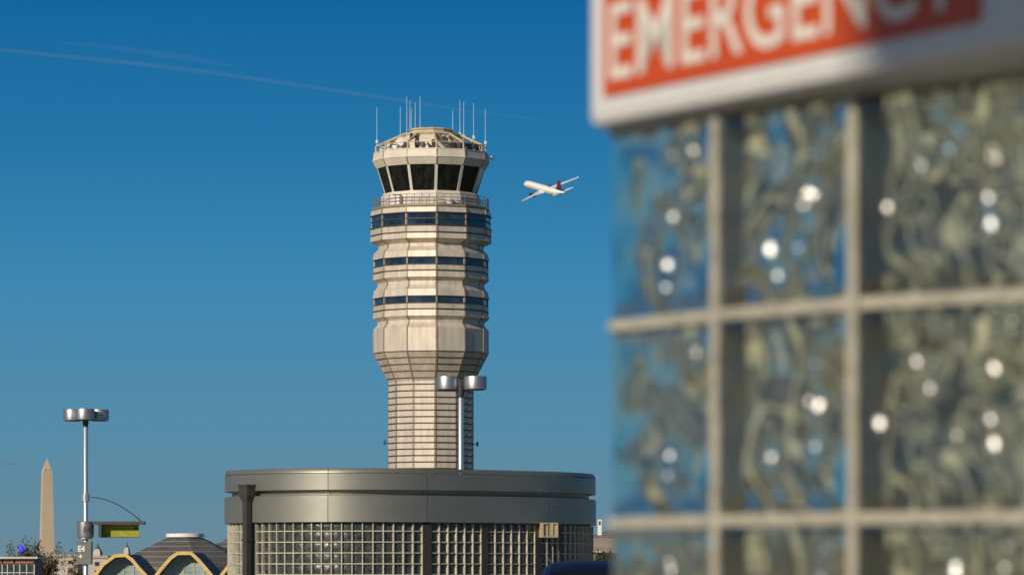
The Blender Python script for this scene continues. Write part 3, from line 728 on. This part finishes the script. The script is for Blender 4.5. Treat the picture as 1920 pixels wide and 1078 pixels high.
def tree(px_, Y, ytop, spread, label, lm, nleaf, seed, lean=0.0, cat='tree', leafr=(.05, .12), cl=1.0, sq=1.0):
    rn = random.Random(seed); X = PX(px_, Y); zt = PZ(ytop, Y); z0 = -9.0
    root = thing('tree', (X, Y, z0), label, cat, 'autumn trees beyond the deck')
    tr_ = MB(); br = MB(); tips = []
    H = zt - z0
    tr_.path([(X, Y, z0), (X + .1, Y, z0 + H * .25), (X + lean * .3, Y + .1, z0 + H * .5)], [.22, .17, .12], 9)
    def grow(p, dvec, L, r, lev):
        q = p + dvec * L
        mid = p.lerp(q, .5) + Vector((rn.uniform(-1, 1), rn.uniform(-1, 1), rn.uniform(-.3, .6))) * L * .07
        br.path([p, mid, q], [r, r * .8, r * .58], 5 if lev > 1 else 7)
        if lev >= 4 or L < .22:
            tips.append(q); tips.append(mid); return
        if lev >= 2: tips.append(q)
        for i in range(rn.choice((2, 3, 3))):
            nd = (dvec + Vector((rn.uniform(-1, 1), rn.uniform(-1, 1), rn.uniform(-.25, .75))) * .62).normalized()
            grow(q if i < 2 else mid, nd, L * rn.uniform(.62, .85), r * .6, lev + 1)
    base = Vector((X + lean * .3, Y + .1, z0 + H * .5))
    for i in range(7):
        a = i * 2.4 + rn.random(); up = rn.uniform(.9, 1.8)
        dv = Vector((math.cos(a) * spread, math.sin(a) * spread, up)).normalized()
        grow(base - Vector((0, 0, H * .12 * (i % 3))), dv, H * .155 * rn.uniform(.85, 1.1), .06, 0)
    zmax = max(t.z for t in tips)
    k = (zt - z0) / (zmax - z0)
    def fixz(mb):
        mb.v = [(X + (v[0] - X) * sq, Y + (v[1] - Y) * sq, z0 + (v[2] - z0) * k) for v in mb.v]
    lf = MB()
    for t in tips:
        for j in range(nleaf):
            c = t + Vector((rn.gauss(0, .16), rn.gauss(0, .16), rn.gauss(0, .14))) * cl
            s = rn.uniform(*leafr); ax = Vector((rn.uniform(-1, 1), rn.uniform(-1, 1), rn.uniform(-.6, .6))).normalized(); by = ax.cross(Vector((rn.uniform(-1, 1), rn.uniform(-1, 1), rn.uniform(-1, 1)))).normalized()
            lf.add([c - ax * s, c + by * s * .55, c + ax * s, c - by * s * .5], [(0, 1, 2, 3)])
    for mb in (tr_, br, lf): fixz(mb)
    tr_.build('trunk', M['bark'], root, smooth=True); br.build('branches', M['bark'], root, smooth=True); lf.build('crown', M[lm], root, fix=False)
tree(84, 205, 1017, .75, 'bare brown autumn tree with sparse leaves in front of the obelisk base', 'leafb', 12, 3, sq=.62)
tree(110, 209, 1021, .5, 'bare autumn tree with darker twigs just right of the obelisk base', 'leafb', 7, 8, sq=.55)
tree(24, 207, 1016, .7, 'dark sparse-leaved tree rising behind the brown booth near the blue lamp', 'leafd', 4, 21, sq=.6)
def bush(px_, Y, ytop, wpx, label, seed):
    rn = random.Random(seed); X = PX(px_, Y); zt = PZ(ytop, Y); root = thing('shrub', (X, Y, -9), label, 'shrub'); wd = wpx * Y / F / 2
    m = MB(); m.path([(X, Y, -9), (X, Y, zt - 2)], [.18, .08], 7)
    for i in range(9): m.path([(X, Y, zt - 3 - i * .3), (X + rn.uniform(-wd, wd) * .8, Y + rn.uniform(-1, 1), zt - rn.uniform(.3, 1.5))], [.06, .02], 5)
    m.build('trunk', M['bark'], root)
    m = MB()
    cls = [Vector((X + rn.gauss(0, wd * .5), Y + rn.gauss(0, .8), zt - .35 - abs(rn.gauss(0, 1.3)))) for _ in range(38)]
    for c0 in cls:
        for j in range(45):
            c = c0 + Vector((rn.gauss(0, .26), rn.gauss(0, .26), rn.gauss(0, .2))); s = rn.uniform(.06, .15)
            ax = Vector((rn.uniform(-1, 1), rn.uniform(-1, 1), rn.uniform(-.6, .6))).normalized(); by = ax.cross(Vector((rn.random(), rn.random(), rn.random() - .5))).normalized()
            m.add([c - ax * s, c + by * s * .6, c + ax * s, c - by * s * .5], [(0, 1, 2, 3)])
    m.build('crown', M['leafd'], root, fix=False)
bush(1135, 330, 1029, 70, 'dark green shrub between the round pavilion and the near glass block wall', 4)

# ------------------------------------------------------------------ dark blue car, only its roof shows
CY0 = 47.5; CXX = PX(1106, 50)
car = thing('parked_car', (CXX, CY0 + 2.4, 0), 'dark blue parked car whose roof shows at the foot of the round pavilion', 'car')
def section(y, zb_, hw, zbelt, zroof, rw, n=10):
    pts = []
    half = [(hw * .86, zb_), (hw * .98, zb_ + .14), (hw, zb_ + .34), (hw * .99, zbelt - .12), (hw * .94, zbelt)]
    if zroof > zbelt + .05:
        half += [(hw * .90 - .02, zbelt + .05), ((hw * .9 + rw) / 2 + .03, (zbelt + zroof) / 2 - .02), (rw + .04, zroof - .2), (rw - .02, zroof - .09), (rw * .80, zroof - .03), (rw * .42, zroof)]
    else:
        half += [(hw * .85, zbelt + .012), (hw * .75, zbelt + .02), (hw * .62, zbelt + .03), (hw * .5, zbelt + .035), (hw * .36, zbelt + .04), (hw * .2, zbelt + .045)]
    ring = [(CXX + x, CY0 + y, z) for x, z in half] + [(CXX - x, CY0 + y, z) for x, z in reversed(half)]
    return ring
secs = [section(0, .45, .80, .78, 0, 0), section(.12, .28, .9, .98, 0, 0), section(.22, .26, .93, 1.06, 1.12, .70), section(.75, .26, .95, 1.08, 1.72, .60), section(1.2, .26, .96, 1.08, 1.81, .60), section(2.1, .26, .96, 1.06, 1.825, .60),
        section(2.7, .26, .96, 1.05, 1.80, .61), section(3.6, .26, .95, 1.03, 1.08, .66), section(3.75, .26, .94, 1.02, 0, 0), section(4.5, .28, .88, .86, 0, 0), section(4.72, .4, .74, .70, 0, 0)]
m = MB(); k = len(secs[0]); vs = [v for s in secs for v in s]; fs = []; mi = []
for i in range(len(secs) - 1):
    for j in range(k):
        fs.append((i * k + j, i * k + (j + 1) % k, (i + 1) * k + (j + 1) % k, (i + 1) * k + j))
fs += [tuple(range(k)), tuple((len(secs) - 1) * k + j for j in range(k - 1, -1, -1))]
m.add(vs, fs); body = m.build('body', M['carblue'], car, smooth=42)
def carquad(name, pts, mt, th=.012):
    pts = [Vector((CXX + x, CY0 + y, z)) for x, y, z in pts]; n = (pts[1] - pts[0]).cross(pts[2] - pts[0]).normalized()
    m = MB(); m.hexa([p + n * th for p in pts], [p - n * th for p in pts]); return m.build(name, mt, car)
carquad('windscreen', [(-.60, .28, 1.18), (.60, .28, 1.18), (.53, .70, 1.67), (-.53, .70, 1.67)], M['carglass'], .03)
carquad('rear_window', [(.60, 3.52, 1.16), (-.60, 3.52, 1.16), (-.54, 2.78, 1.72), (.54, 2.78, 1.72)], M['carglass'], .03)
for s in (-1, 1):
    for y0, y1 in ((.95, 1.75), (1.85, 2.75)):
        carquad('side_window', [(s * .875, y0, 1.13), (s * .875, y1, 1.13), (s * .715, y1 - .1, 1.56), (s * .715, y0 + .15, 1.56)], M['carglass'], .02)
    m = MB(); m.box((CXX + s * .99, CY0 + 2.95, 1.08), (.2, .14, .14)); m.build('door_mirror', M['carblue'], car, bevel=.04)
    m = MB(); m.box((CXX + s * .74, CY0 + .10, .86), (.26, .12, .22)); m.build('tail_lamp', M['redlamp'], car, bevel=.03)
    m = MB(); m.box((CXX + s * .68, CY0 + 4.5, .70), (.3, .2, .14)); m.build('headlight', M['dish'], car, bevel=.03)
    for y in (.85, 3.75):
        m = MB(); c = Vector((CXX + s * .86, CY0 + y, .34))
        for (r_, w_, mm, nm) in ((.34, .22, 'tyre', 'wheel'),):
            m.path([c + Vector((-s * .11, 0, 0)), c + Vector((-s * .1, 0, 0)), c + Vector((s * .1, 0, 0)), c + Vector((s * .115, 0, 0))], [.31, .34, .34, .31], 24)
        wh = m.build('wheel', M['tyre'], car, smooth=True)
        m = MB(); m.path([c + Vector((s * .09, 0, 0)), c + Vector((s * .122, 0, 0))], [.22, .2], 20); m.build('rim', M['chrome'], wh, smooth=True)
m = MB()
for s in (-1, 1): m.path([(CXX + s * .52, CY0 + .9, 1.80), (CXX + s * .54, CY0 + 1.8, 1.84), (CXX + s * .52, CY0 + 2.6, 1.80)], .014, 6)
m.build('roof_rail', M['dkgrey'], car)
m = MB(); m.box((CXX, CY0 - .02, .88), (.52, .03, .13)); m.build('number_plate', M['white'], car)

# ------------------------------------------------------------------ airliner climbing away
PY_ = 2017.0; pc = P(1021, 354.5, PY_)
Rv = Vector((.846, .352, -.40)).normalized(); Fv = Vector((-.472, .138, -.871)); Fv = (Fv - Rv * Fv.dot(Rv)).normalized(); Uv = Rv.cross(Fv)
e = math.atan((HZ - 354) / F); B = [Vector((1, 0, 0)), Vector((0, -math.sin(e), math.cos(e))), Vector((0, -math.cos(e), -math.sin(e)))]
tow = lambda v: B[0] * v.x + B[1] * v.y + B[2] * v.z
AR, AF, AU = tow(Rv), tow(Fv), tow(Uv)
plane = thing('airliner', pc, 'white passenger jet with a dark red tail climbing away right of the tower', 'airplane')
def ap(x, y, z): return pc + AR * x + AF * y + AU * z     # right, forward, up in metres
fus = [(22.2, .05, -.5), (21.8, .7, -.42), (20.8, 1.25, -.25), (19.2, 1.75, -.08), (17, 1.97, 0), (8, 1.98, 0), (-8, 1.98, 0), (-13, 1.8, .2), (-17, 1.25, .65), (-20.5, .65, 1.1), (-22.3, .22, 1.3)]
m = MB(); n = 20; vs = []; fs = []
for y, r, z in fus: vs += [ap(r * math.cos(2 * math.pi * k / n), y, z + r * math.sin(2 * math.pi * k / n)) for k in range(n)]
for i in range(len(fus) - 1):
    for k in range(n): fs.append((i * n + k, i * n + (k + 1) % n, (i + 1) * n + (k + 1) % n, (i + 1) * n + k))
fs += [tuple(range(n)), tuple((len(fus) - 1) * n + k for k in range(n - 1, -1, -1))]
m.add(vs, fs); m.build('fuselage', M['planewhite'], plane, smooth=True)
for s in (-1, 1):
    for y0_, y1_ in ((-12.5, -3.2), (-2.2, 5.6), (6.6, 16.2)):
        q = [[ap(s * r_ * math.cos(.2), y, r_ * math.sin(.2) + dz) for y, dz in ((y0_, -.16), (y1_, -.16), (y1_, .16), (y0_, .16))] for r_ in (1.9, 2.0)]
        m = MB(); m.hexa(*q); m.build('window_row', M['planewindow'], plane)
m = MB(); q = [[ap(x, y, z) for x, y, z in ((-.75, 20.9, .85), (.75, 20.9, .85), (.85, 20.2, 1.15), (-.85, 20.2, 1.15))], [ap(x, y - .2, z - .3) for x, y, z in ((-.75, 20.9, .85), (.75, 20.9, .85), (.85, 20.2, 1.15), (-.85, 20.2, 1.15))]]
m.hexa(*q); m.build('cockpit_glass', M['dkgrey'], plane)
def foil(name, root_, tip, mt):     # each: (x, y_lead, y_trail, z, thick)
    q = []
    for x, yl, yt, z, t in (root_, tip):
        q.append([(x, yl, z), (x, yl * .7 + yt * .3, z + t / 2), (x, yt, z), (x, yl * .7 + yt * .3, z - t / 2)])
    m = MB(); m.hexa([ap(*p) for p in q[0]], [ap(*p) for p in q[1]]); return m.build(name, mt, plane)
for s in (-1, 1):
    w1 = foil('wing', (s * 1.2, 4.6, -2.4, -1.1, .9), (s * 6.5, 1.2, -2.5, -.55, .6), M['planewing'])
    m = MB(); q = []
    for x, yl, yt, z, t in ((s * 6.5, 1.2, -2.5, -.55, .6), (s * 17.3, -5.3, -6.9, .75, .2)):
        q.append([ap(x, yl, z), ap(x, yl * .7 + yt * .3, z + t / 2), ap(x, yt, z), ap(x, yl * .7 + yt * .3, z - t / 2)])
    m.hexa(*q)
    q2 = [[ap(s * 17.3, -5.4, .75), ap(s * 17.4, -5.4, .75), ap(s * 17.4, -6.9, .75), ap(s * 17.3, -6.9, .75)], [ap(s * 17.6, -5.9, 1.2), ap(s * 17.65, -5.9, 1.2), ap(s * 17.65, -7.0, 1.2), ap(s * 17.6, -7.0, 1.2)]]
    m.hexa(*q2); m.build('wing_tip', M['planewing'], w1)
    m = MB(); c = [(s * 5.75, 6.0, -1.95), (s * 5.75, 5.2, -1.95), (s * 5.75, 3.0, -1.9), (s * 5.75, 1.0, -1.75)]
    m.path([ap(*p) for p in c], [1.05, 1.2, 1.15, .6], 14); m.build('engine', M['enginedk'], plane, smooth=True)
    foil('tailplane', (s * .6, -16.3, -20.2, 1.1, .4), (s * 6.2, -20.3, -21.8, 1.7, .15), M['planewing'])
m = MB(); q = []
zr0 = [(.18, -13.6, 1.6), (.18, -19.6, 1.6), (-.18, -19.6, 1.6), (-.18, -13.6, 1.6)]; zr1 = [(.16, -15.2, 3.4), (.16, -20, 3.4), (-.16, -20, 3.4), (-.16, -15.2, 3.4)]; zr2 = [(.1, -18.4, 7.6), (.1, -21.0, 7.6), (-.1, -21.0, 7.6), (-.1, -18.4, 7.6)]
m.hexa([ap(*p) for p in zr1], [ap(*p) for p in zr2], 0); m.hexa([ap(*p) for p in zr0], [ap(*p) for p in zr1], 1)
m.build('tail_fin', [M['tailred'], M['tailblue']], plane)

# ------------------------------------------------------------------ contrails and a wisp of cloud
def contrail(name, pts, rpx, dens, label):
    Y = 9000.0; q = [P(x, y, Y) for x, y in pts]
    rs = [r * Y / F for r in rpx]; m = MB(); m.path(q, rs, 12)
    o = m.build(name, volmat(name + '_vapour', (.95, .96, 1), dens), None); tag(o, label, 'contrail', 'contrails'); origin_to(o, q[0])
contrail('contrail', [(-60, 87), (0, 94), (130, 107), (250, 119), (350, 131), (450, 144), (560, 160), (650, 173), (760, 190), (880, 209), (980, 221), (1060, 231)], [4.5, 4.6, 4.8, 5, 4.8, 4.6, 4.4, 4.2, 3.8, 3.0, 2.2, .5], .006, 'long thin white contrail crossing the upper sky behind the aerials')
contrail('contrail', [(70, 77), (160, 84), (270, 97), (370, 112), (470, 131)], [1.5, 5, 6.5, 7, 2], 0.0022, 'faint short contrail above the longer one in the upper left sky')
m = MB(); Y = 9000.0; q = [P(x, y, Y) for x, y in ((-30, 869), (-5, 868), (15, 868.5), (30, 869), (40, 869.5))]; m.path(q, [r * Y / F for r in (1, 3.5, 4, 3, .5)], 12)
o = m.build('cloud', volmat('grey_cloud', (.35, .35, .42), .02)); tag(o, 'small dark wisp of cloud low at the left edge of the sky', 'cloud'); origin_to(o, q[0])

# ------------------------------------------------------------------ near glass block wall
BS = .305
p0 = Vector((.1517, 5.967)); pts = [p0]
for a in (60.3, 53.2, 40.5, 35, 27, 19):
    pts.append(pts[-1] + Vector((math.cos(R(a)), -math.sin(R(a)))) * BS)
wall = thing('glass_block_wall', (p0.x, p0.y, 0), 'curved wall of large pale glass blocks close by on the right', 'wall')
ZR = [2.338, 2.033, 1.728, 1.423, 1.118, .813, .508, .203]
J = .0088; DEP = .085
camp = Vector((0, 0, ZC))
GL = [(1258, 497, 1.1), (1257, 541, .8), (1223, 440, .55), (1287, 458, .6), (1155, 490, .45), (1260, 853, .85), (1260, 892, .7), (1228, 733, .5), (1292, 812, .5), (1156, 853, .55), (1255, 1070, .8),
      (1450, 468, 1.35), (1508, 384, .6), (1488, 347, .45), (1500, 465, .7), (1390, 525, .6), (1453, 857, .9), (1530, 837, .75), (1400, 765, .5), (1465, 420, .45),
      (1860, 283, 1.5), (1853, 370, .8), (1860, 420, .95), (1776, 275, .7), (1726, 311, .7), (1714, 292, .45), (1862, 688, 1.0), (1857, 785, .7), (1866, 832, 1.0), (1742, 729, .7), (1718, 678, .8), (1746, 678, .5),
      (1870, 940, .6), (1865, 1009, .65), (1797, 815, .6), (1868, 880, .4)]
_rg = random.Random(9)
_base = {0: [], 1: [], 2: []}
for cx0, cx1, ci_ in ((1152, 1320, 0), (1362, 1575, 1), (1622, 1905, 2)):
    for k_ in range((5, 8, 10)[ci_]): _base[ci_].append((_rg.uniform(cx0, cx1), _rg.uniform(.12, .92), _rg.uniform(.5, .9)))
for ci_, lst in _base.items():
    for r_ in range(3):
        for gx, fy, gs in lst:
            top_, bot_ = 250 - (gx - 1143) * .165 + r_ * (366 + (gx - 1143) * .07), 250 - (gx - 1143) * .165 + (r_ + 1) * (366 + (gx - 1143) * .07)
            GL.append((gx + _rg.uniform(-9, 9), top_ + (bot_ - top_) * fy + _rg.uniform(-12, 12), gs * _rg.uniform(.6, 1.2)))
def wave(u, v):     # u,v in metres over the block face
    return (.0050 * math.sin(2 * math.pi * (v / .29 + .06 * math.sin(2 * math.pi * u / .22 + 1)) + .6) + .0009 * math.sin(2 * math.pi * (v / .11 + u / .30) + 2.0)
            + .0012 * math.sin(2 * math.pi * (u / .17 + .40 * math.sin(2 * math.pi * v / .33)) + .4) + .00016 * math.sin(2 * math.pi * (u / .06 + v / .5)))
def wgrad(u, v, e=1e-4): return ((wave(u + e, v) - wave(u - e, v)) / 2 / e, (wave(u, v + e) - wave(u, v - e)) / 2 / e)
for ci in range(len(pts) - 1):
    a, b = pts[ci], pts[ci + 1]; t = Vector((*(b - a).normalized(), 0)); nrm = Vector((t.y, -t.x, 0))
    if nrm.dot(camp - Vector((a.x, a.y, ZC))) < 0: nrm = -nrm
    for ri in range(len(ZR) - 1):
        o = Vector((a.x, a.y, ZR[ri + 1])) + t * J + Vector((0, 0, J)); W = BS - 2 * J
        bumps = []
        for gx, gy, gs in GL:
            d_ = (P(gx, gy, 1.0) - camp); den = d_.dot(nrm)
            if abs(den) < 1e-6: continue
            hit = camp + d_ * ((o - camp).dot(nrm) / den); u, v = (hit - o).dot(t), (hit - o).z
            if .004 < u < W - .004 and .004 < v < W - .004:
                hv = ((camp - hit).normalized() + sd).normalized(); hn = hv.dot(nrm)
                g0 = wgrad(u, v); bumps.append([u, v, -hv.dot(t) / hn - g0[0], -hv.z / hn - g0[1], .0205 * gs])
        tgt = [(b_[2], b_[3]) for b_ in bumps]
        for _ in range(12):
            for k_, b_ in enumerate(bumps):
                ox_ = oy_ = 0.0
                for j_, c_ in enumerate(bumps):
                    if j_ == k_: continue
                    du, dv = b_[0] - c_[0], b_[1] - c_[1]; q = (du * du + dv * dv) / c_[4] ** 2
                    if q > 12: continue
                    ee = math.exp(-q); hh_ = c_[2] * du + c_[3] * dv
                    ox_ += ee * (c_[2] - 2 * du / c_[4] ** 2 * hh_); oy_ += ee * (c_[3] - 2 * dv / c_[4] ** 2 * hh_)
                b_[2] = max(-1.2, min(1.2, tgt[k_][0] - ox_)); b_[3] = max(-1.2, min(1.2, tgt[k_][1] - oy_))
        N = 96 if (ri < 4 and ci < 3) else 14
        vs = []; fs = []
        for side in (0, 1):
            for j in range(N + 1):
                for i in range(N + 1):
                    u, v = W * i / N, W * j / N
                    if side == 0:
                        h = wave(u, v)
                        for bu, bv, gu, gv, bw in bumps:
                            du, dv = u - bu, v - bv; q = (du * du + dv * dv) / bw ** 2
                            if q < 12: h += (gu * du + gv * dv) * math.exp(-q)
                        h = .002 + h
                    else: h = -DEP + wave(W - u, W - v + .03) * .8
                    edge = min(1, min(u, W - u, v, W - v) / .03); h = h * edge * edge * (3 - 2 * edge) if side == 0 else h
                    vs.append(o + t * u + Vector((0, 0, v)) + nrm * h)
        n1 = N + 1; off = n1 * n1
        for j in range(N):
            for i in range(N):
                fs.append((j * n1 + i, j * n1 + i + 1, (j + 1) * n1 + i + 1, (j + 1) * n1 + i))
                fs.append((off + j * n1 + i, off + (j + 1) * n1 + i, off + (j + 1) * n1 + i + 1, off + j * n1 + i + 1))
        per = [i for i in range(N)] + [N + j * n1 for j in range(N)] + [N * n1 + N - i for i in range(N)] + [(N - j) * n1 for j in range(N)]
        for q in range(len(per)):
            r_ = per[(q + 1) % len(per)]; fs.append((per[q], per[q] + off, r_ + off, r_))
        m = MB(); m.add(vs, fs); m.build('glass_block', M['glass'], wall, smooth=60)
# mortar joints
m = MB()
def nrm_at(i):
    s = Vector((0, 0))
    for j in (i - 1, i):
        if 0 <= j < len(pts) - 1:
            t = (pts[j + 1] - pts[j]).normalized(); n_ = Vector((t.y, -t.x)); n_ = -n_ if n_.dot(-pts[j]) < 0 else n_; s += n_
    return s.normalized()
for i in range(1, len(pts)):
    n_ = nrm_at(i); t_ = Vector((-n_.y, n_.x)); c = pts[i]
    q = [c + t_ * J + n_ * .006, c - t_ * J + n_ * .006, c - t_ * J - n_ * .09, c + t_ * J - n_ * .09]
    m.hexa([Vector((*x, ZR[-1])) for x in q], [Vector((*x, 2.37)) for x in q])
for z in ZR:
    for i in range(len(pts) - 1):
        t = (pts[i + 1] - pts[i]).normalized(); n_ = Vector((t.y, -t.x)); n_ = -n_ if n_.dot(-pts[i]) < 0 else n_
        a, b = pts[i] + t * (J if i else 0), pts[i + 1] - t * J
        q = [a + n_ * .004, b + n_ * .004, b - n_ * .088, a - n_ * .088]
        m.hexa([Vector((*x, z - J)) for x in q], [Vector((*x, z + J)) for x in q])
m.build('mortar_joints', M['mortar'], wall, bevel=.003)
m = MB()
for i in range(len(pts) - 1):
    t = (pts[i + 1] - pts[i]).normalized(); n_ = Vector((t.y, -t.x)); n_ = -n_ if n_.dot(-pts[i]) < 0 else n_
    q = [pts[i] + n_ * .03, pts[i + 1] + n_ * .03, pts[i + 1] - n_ * .12, pts[i] - n_ * .12]
    m.hexa([Vector((*x, 0)) for x in q], [Vector((*x, ZR[-1] - J)) for x in q])
m.build('base_kerb', M['deck'], wall)
# added backdrop, its olive wall and dark strips tint the view through the blocks
room = thing('backdrop_building', (2.65, 9.6, 0), 'tall olive backdrop building with dark strips, added to tint the view through the near glass blocks', 'building')
m = MB(); m.box((2.655, 9.6, 2.8), (4.33, .5, 5.6)); m.build('wall', M['inolive'], room)
m = MB(); m.box((2.64, 9.6, 5.68), (4.5, .7, .15)); m.build('parapet', M['indark'], room)
m = MB(); m.box((2.68, 9.32, .6), (4.30, .1, 1.2)); m.build('plinth', M['indark'], room)
rn = random.Random(2)
for x0_, zz_ in [(x_, z_) for x_ in (.72, 1.36, 1.86, 2.5, 3.1) for z_ in (1.62, 2.24, 2.9, 3.6)]:
    w_, h_ = (.16 + rn.uniform(-.03, .05)), .34 + rn.uniform(-.1, .08); x_ = x0_ + rn.uniform(-.03, .03); z_ = zz_ + rn.uniform(-.08, .08)
    m = MB(); m.box((x_, 9.342, z_), (w_, .03, h_)); wn = m.build('backdrop_slot', M['indark'], room)  # dark slots added to make dark patches in the refracted view
    m = MB(); m.box((x_, 9.31, z_ - h_ / 2 - .035), (w_ + .08, .12, .06)); m.build('sill', M['intan'], wn)
m = MB(); m.box((.57, 9.31, 2.7), (.13, .08, 5.4)); m.build('downpipe', M['indark'], room)  # dark strip added for dark swirls in the leftmost blocks
for x, w_ in ((.865, .17), (1.10, .17), (1.30, .12), (1.6, .14), (2.1, .15)):  # dark strips added to streak the view through the glass
    m = MB(); m.box((x, 9.31, 2.72), (w_, .07, 5.4)); m.build('column', M['indark'], room)
for x, w_ in ((.70, .07), (.985, .05), (1.21, .04), (1.45, .08)):  # pale strips added for contrast behind the glass
    m = MB(); m.box((x, 9.325, 2.72), (w_, .06, 5.4)); m.build('backdrop_strip', M['intan'], room)

# ------------------------------------------------------------------ emergency sign over the wall
L0 = Vector((.115, 5.925)); tdir = Vector((.507, -.862)).normalized(); ndir = Vector((-tdir.y, tdir.x)) * -1
if ndir.dot(-L0) < 0: ndir = -ndir
sign = thing('emergency_sign', (L0.x, L0.y, 2.339), 'white sign cabinet with orange red panel reading EMERGENCY above the near glass blocks', 'sign')
def sp3(s, z, n=0.0): q = L0 + tdir * s + ndir * n; return Vector((q.x, q.y, z))
Z0, Z1, SL = 2.336, 2.66, 1.088
m = MB(); m.hexa([sp3(0, Z0, -.16), sp3(SL, Z0, -.16), sp3(SL, Z0, 0), sp3(0, Z0, 0)], [sp3(0, Z1, -.16), sp3(SL, Z1, -.16), sp3(SL, Z1, 0), sp3(0, Z1, 0)])
m.build('cabinet', M['signwhite'], sign, bevel=.018)
r0, r1, rz0, rz1 = .057, .996, Z0 + .042, Z0 + .215
m = MB(); m.hexa([sp3(r0, rz0, .001), sp3(r1, rz0, .001), sp3(r1, rz0, .005), sp3(r0, rz0, .005)], [sp3(r0, rz1, .001), sp3(r1, rz1, .001), sp3(r1, rz1, .005), sp3(r0, rz1, .005)])
panel = m.build('red_panel', M['signred'], sign)
fl, fs_, wd = textmesh('EMERGENCY', .117, .008, width=.885)
m = MB(); m.add([sp3(r0 + .022 + u, rz0 + .022 + v, .0075) for u, v in fl], fs_); m.build('lettering', M['signletter'], panel, fix=False)
def _shade(s_, z_, t_):
    q = sp3(s_, z_); return q + sd * t_
_h = _shade(1.12, 2.62, (7.85 - 2.62) / sd.z)
lamp_post((_h.x + .53, _h.y - .28, 0), [(-.53, .28), (.02, -.42), (.51, .26)], 'aluminium lamp post added unseen behind the camera to shade the emergency sign')  # unseen post added only to cast shade on the sign
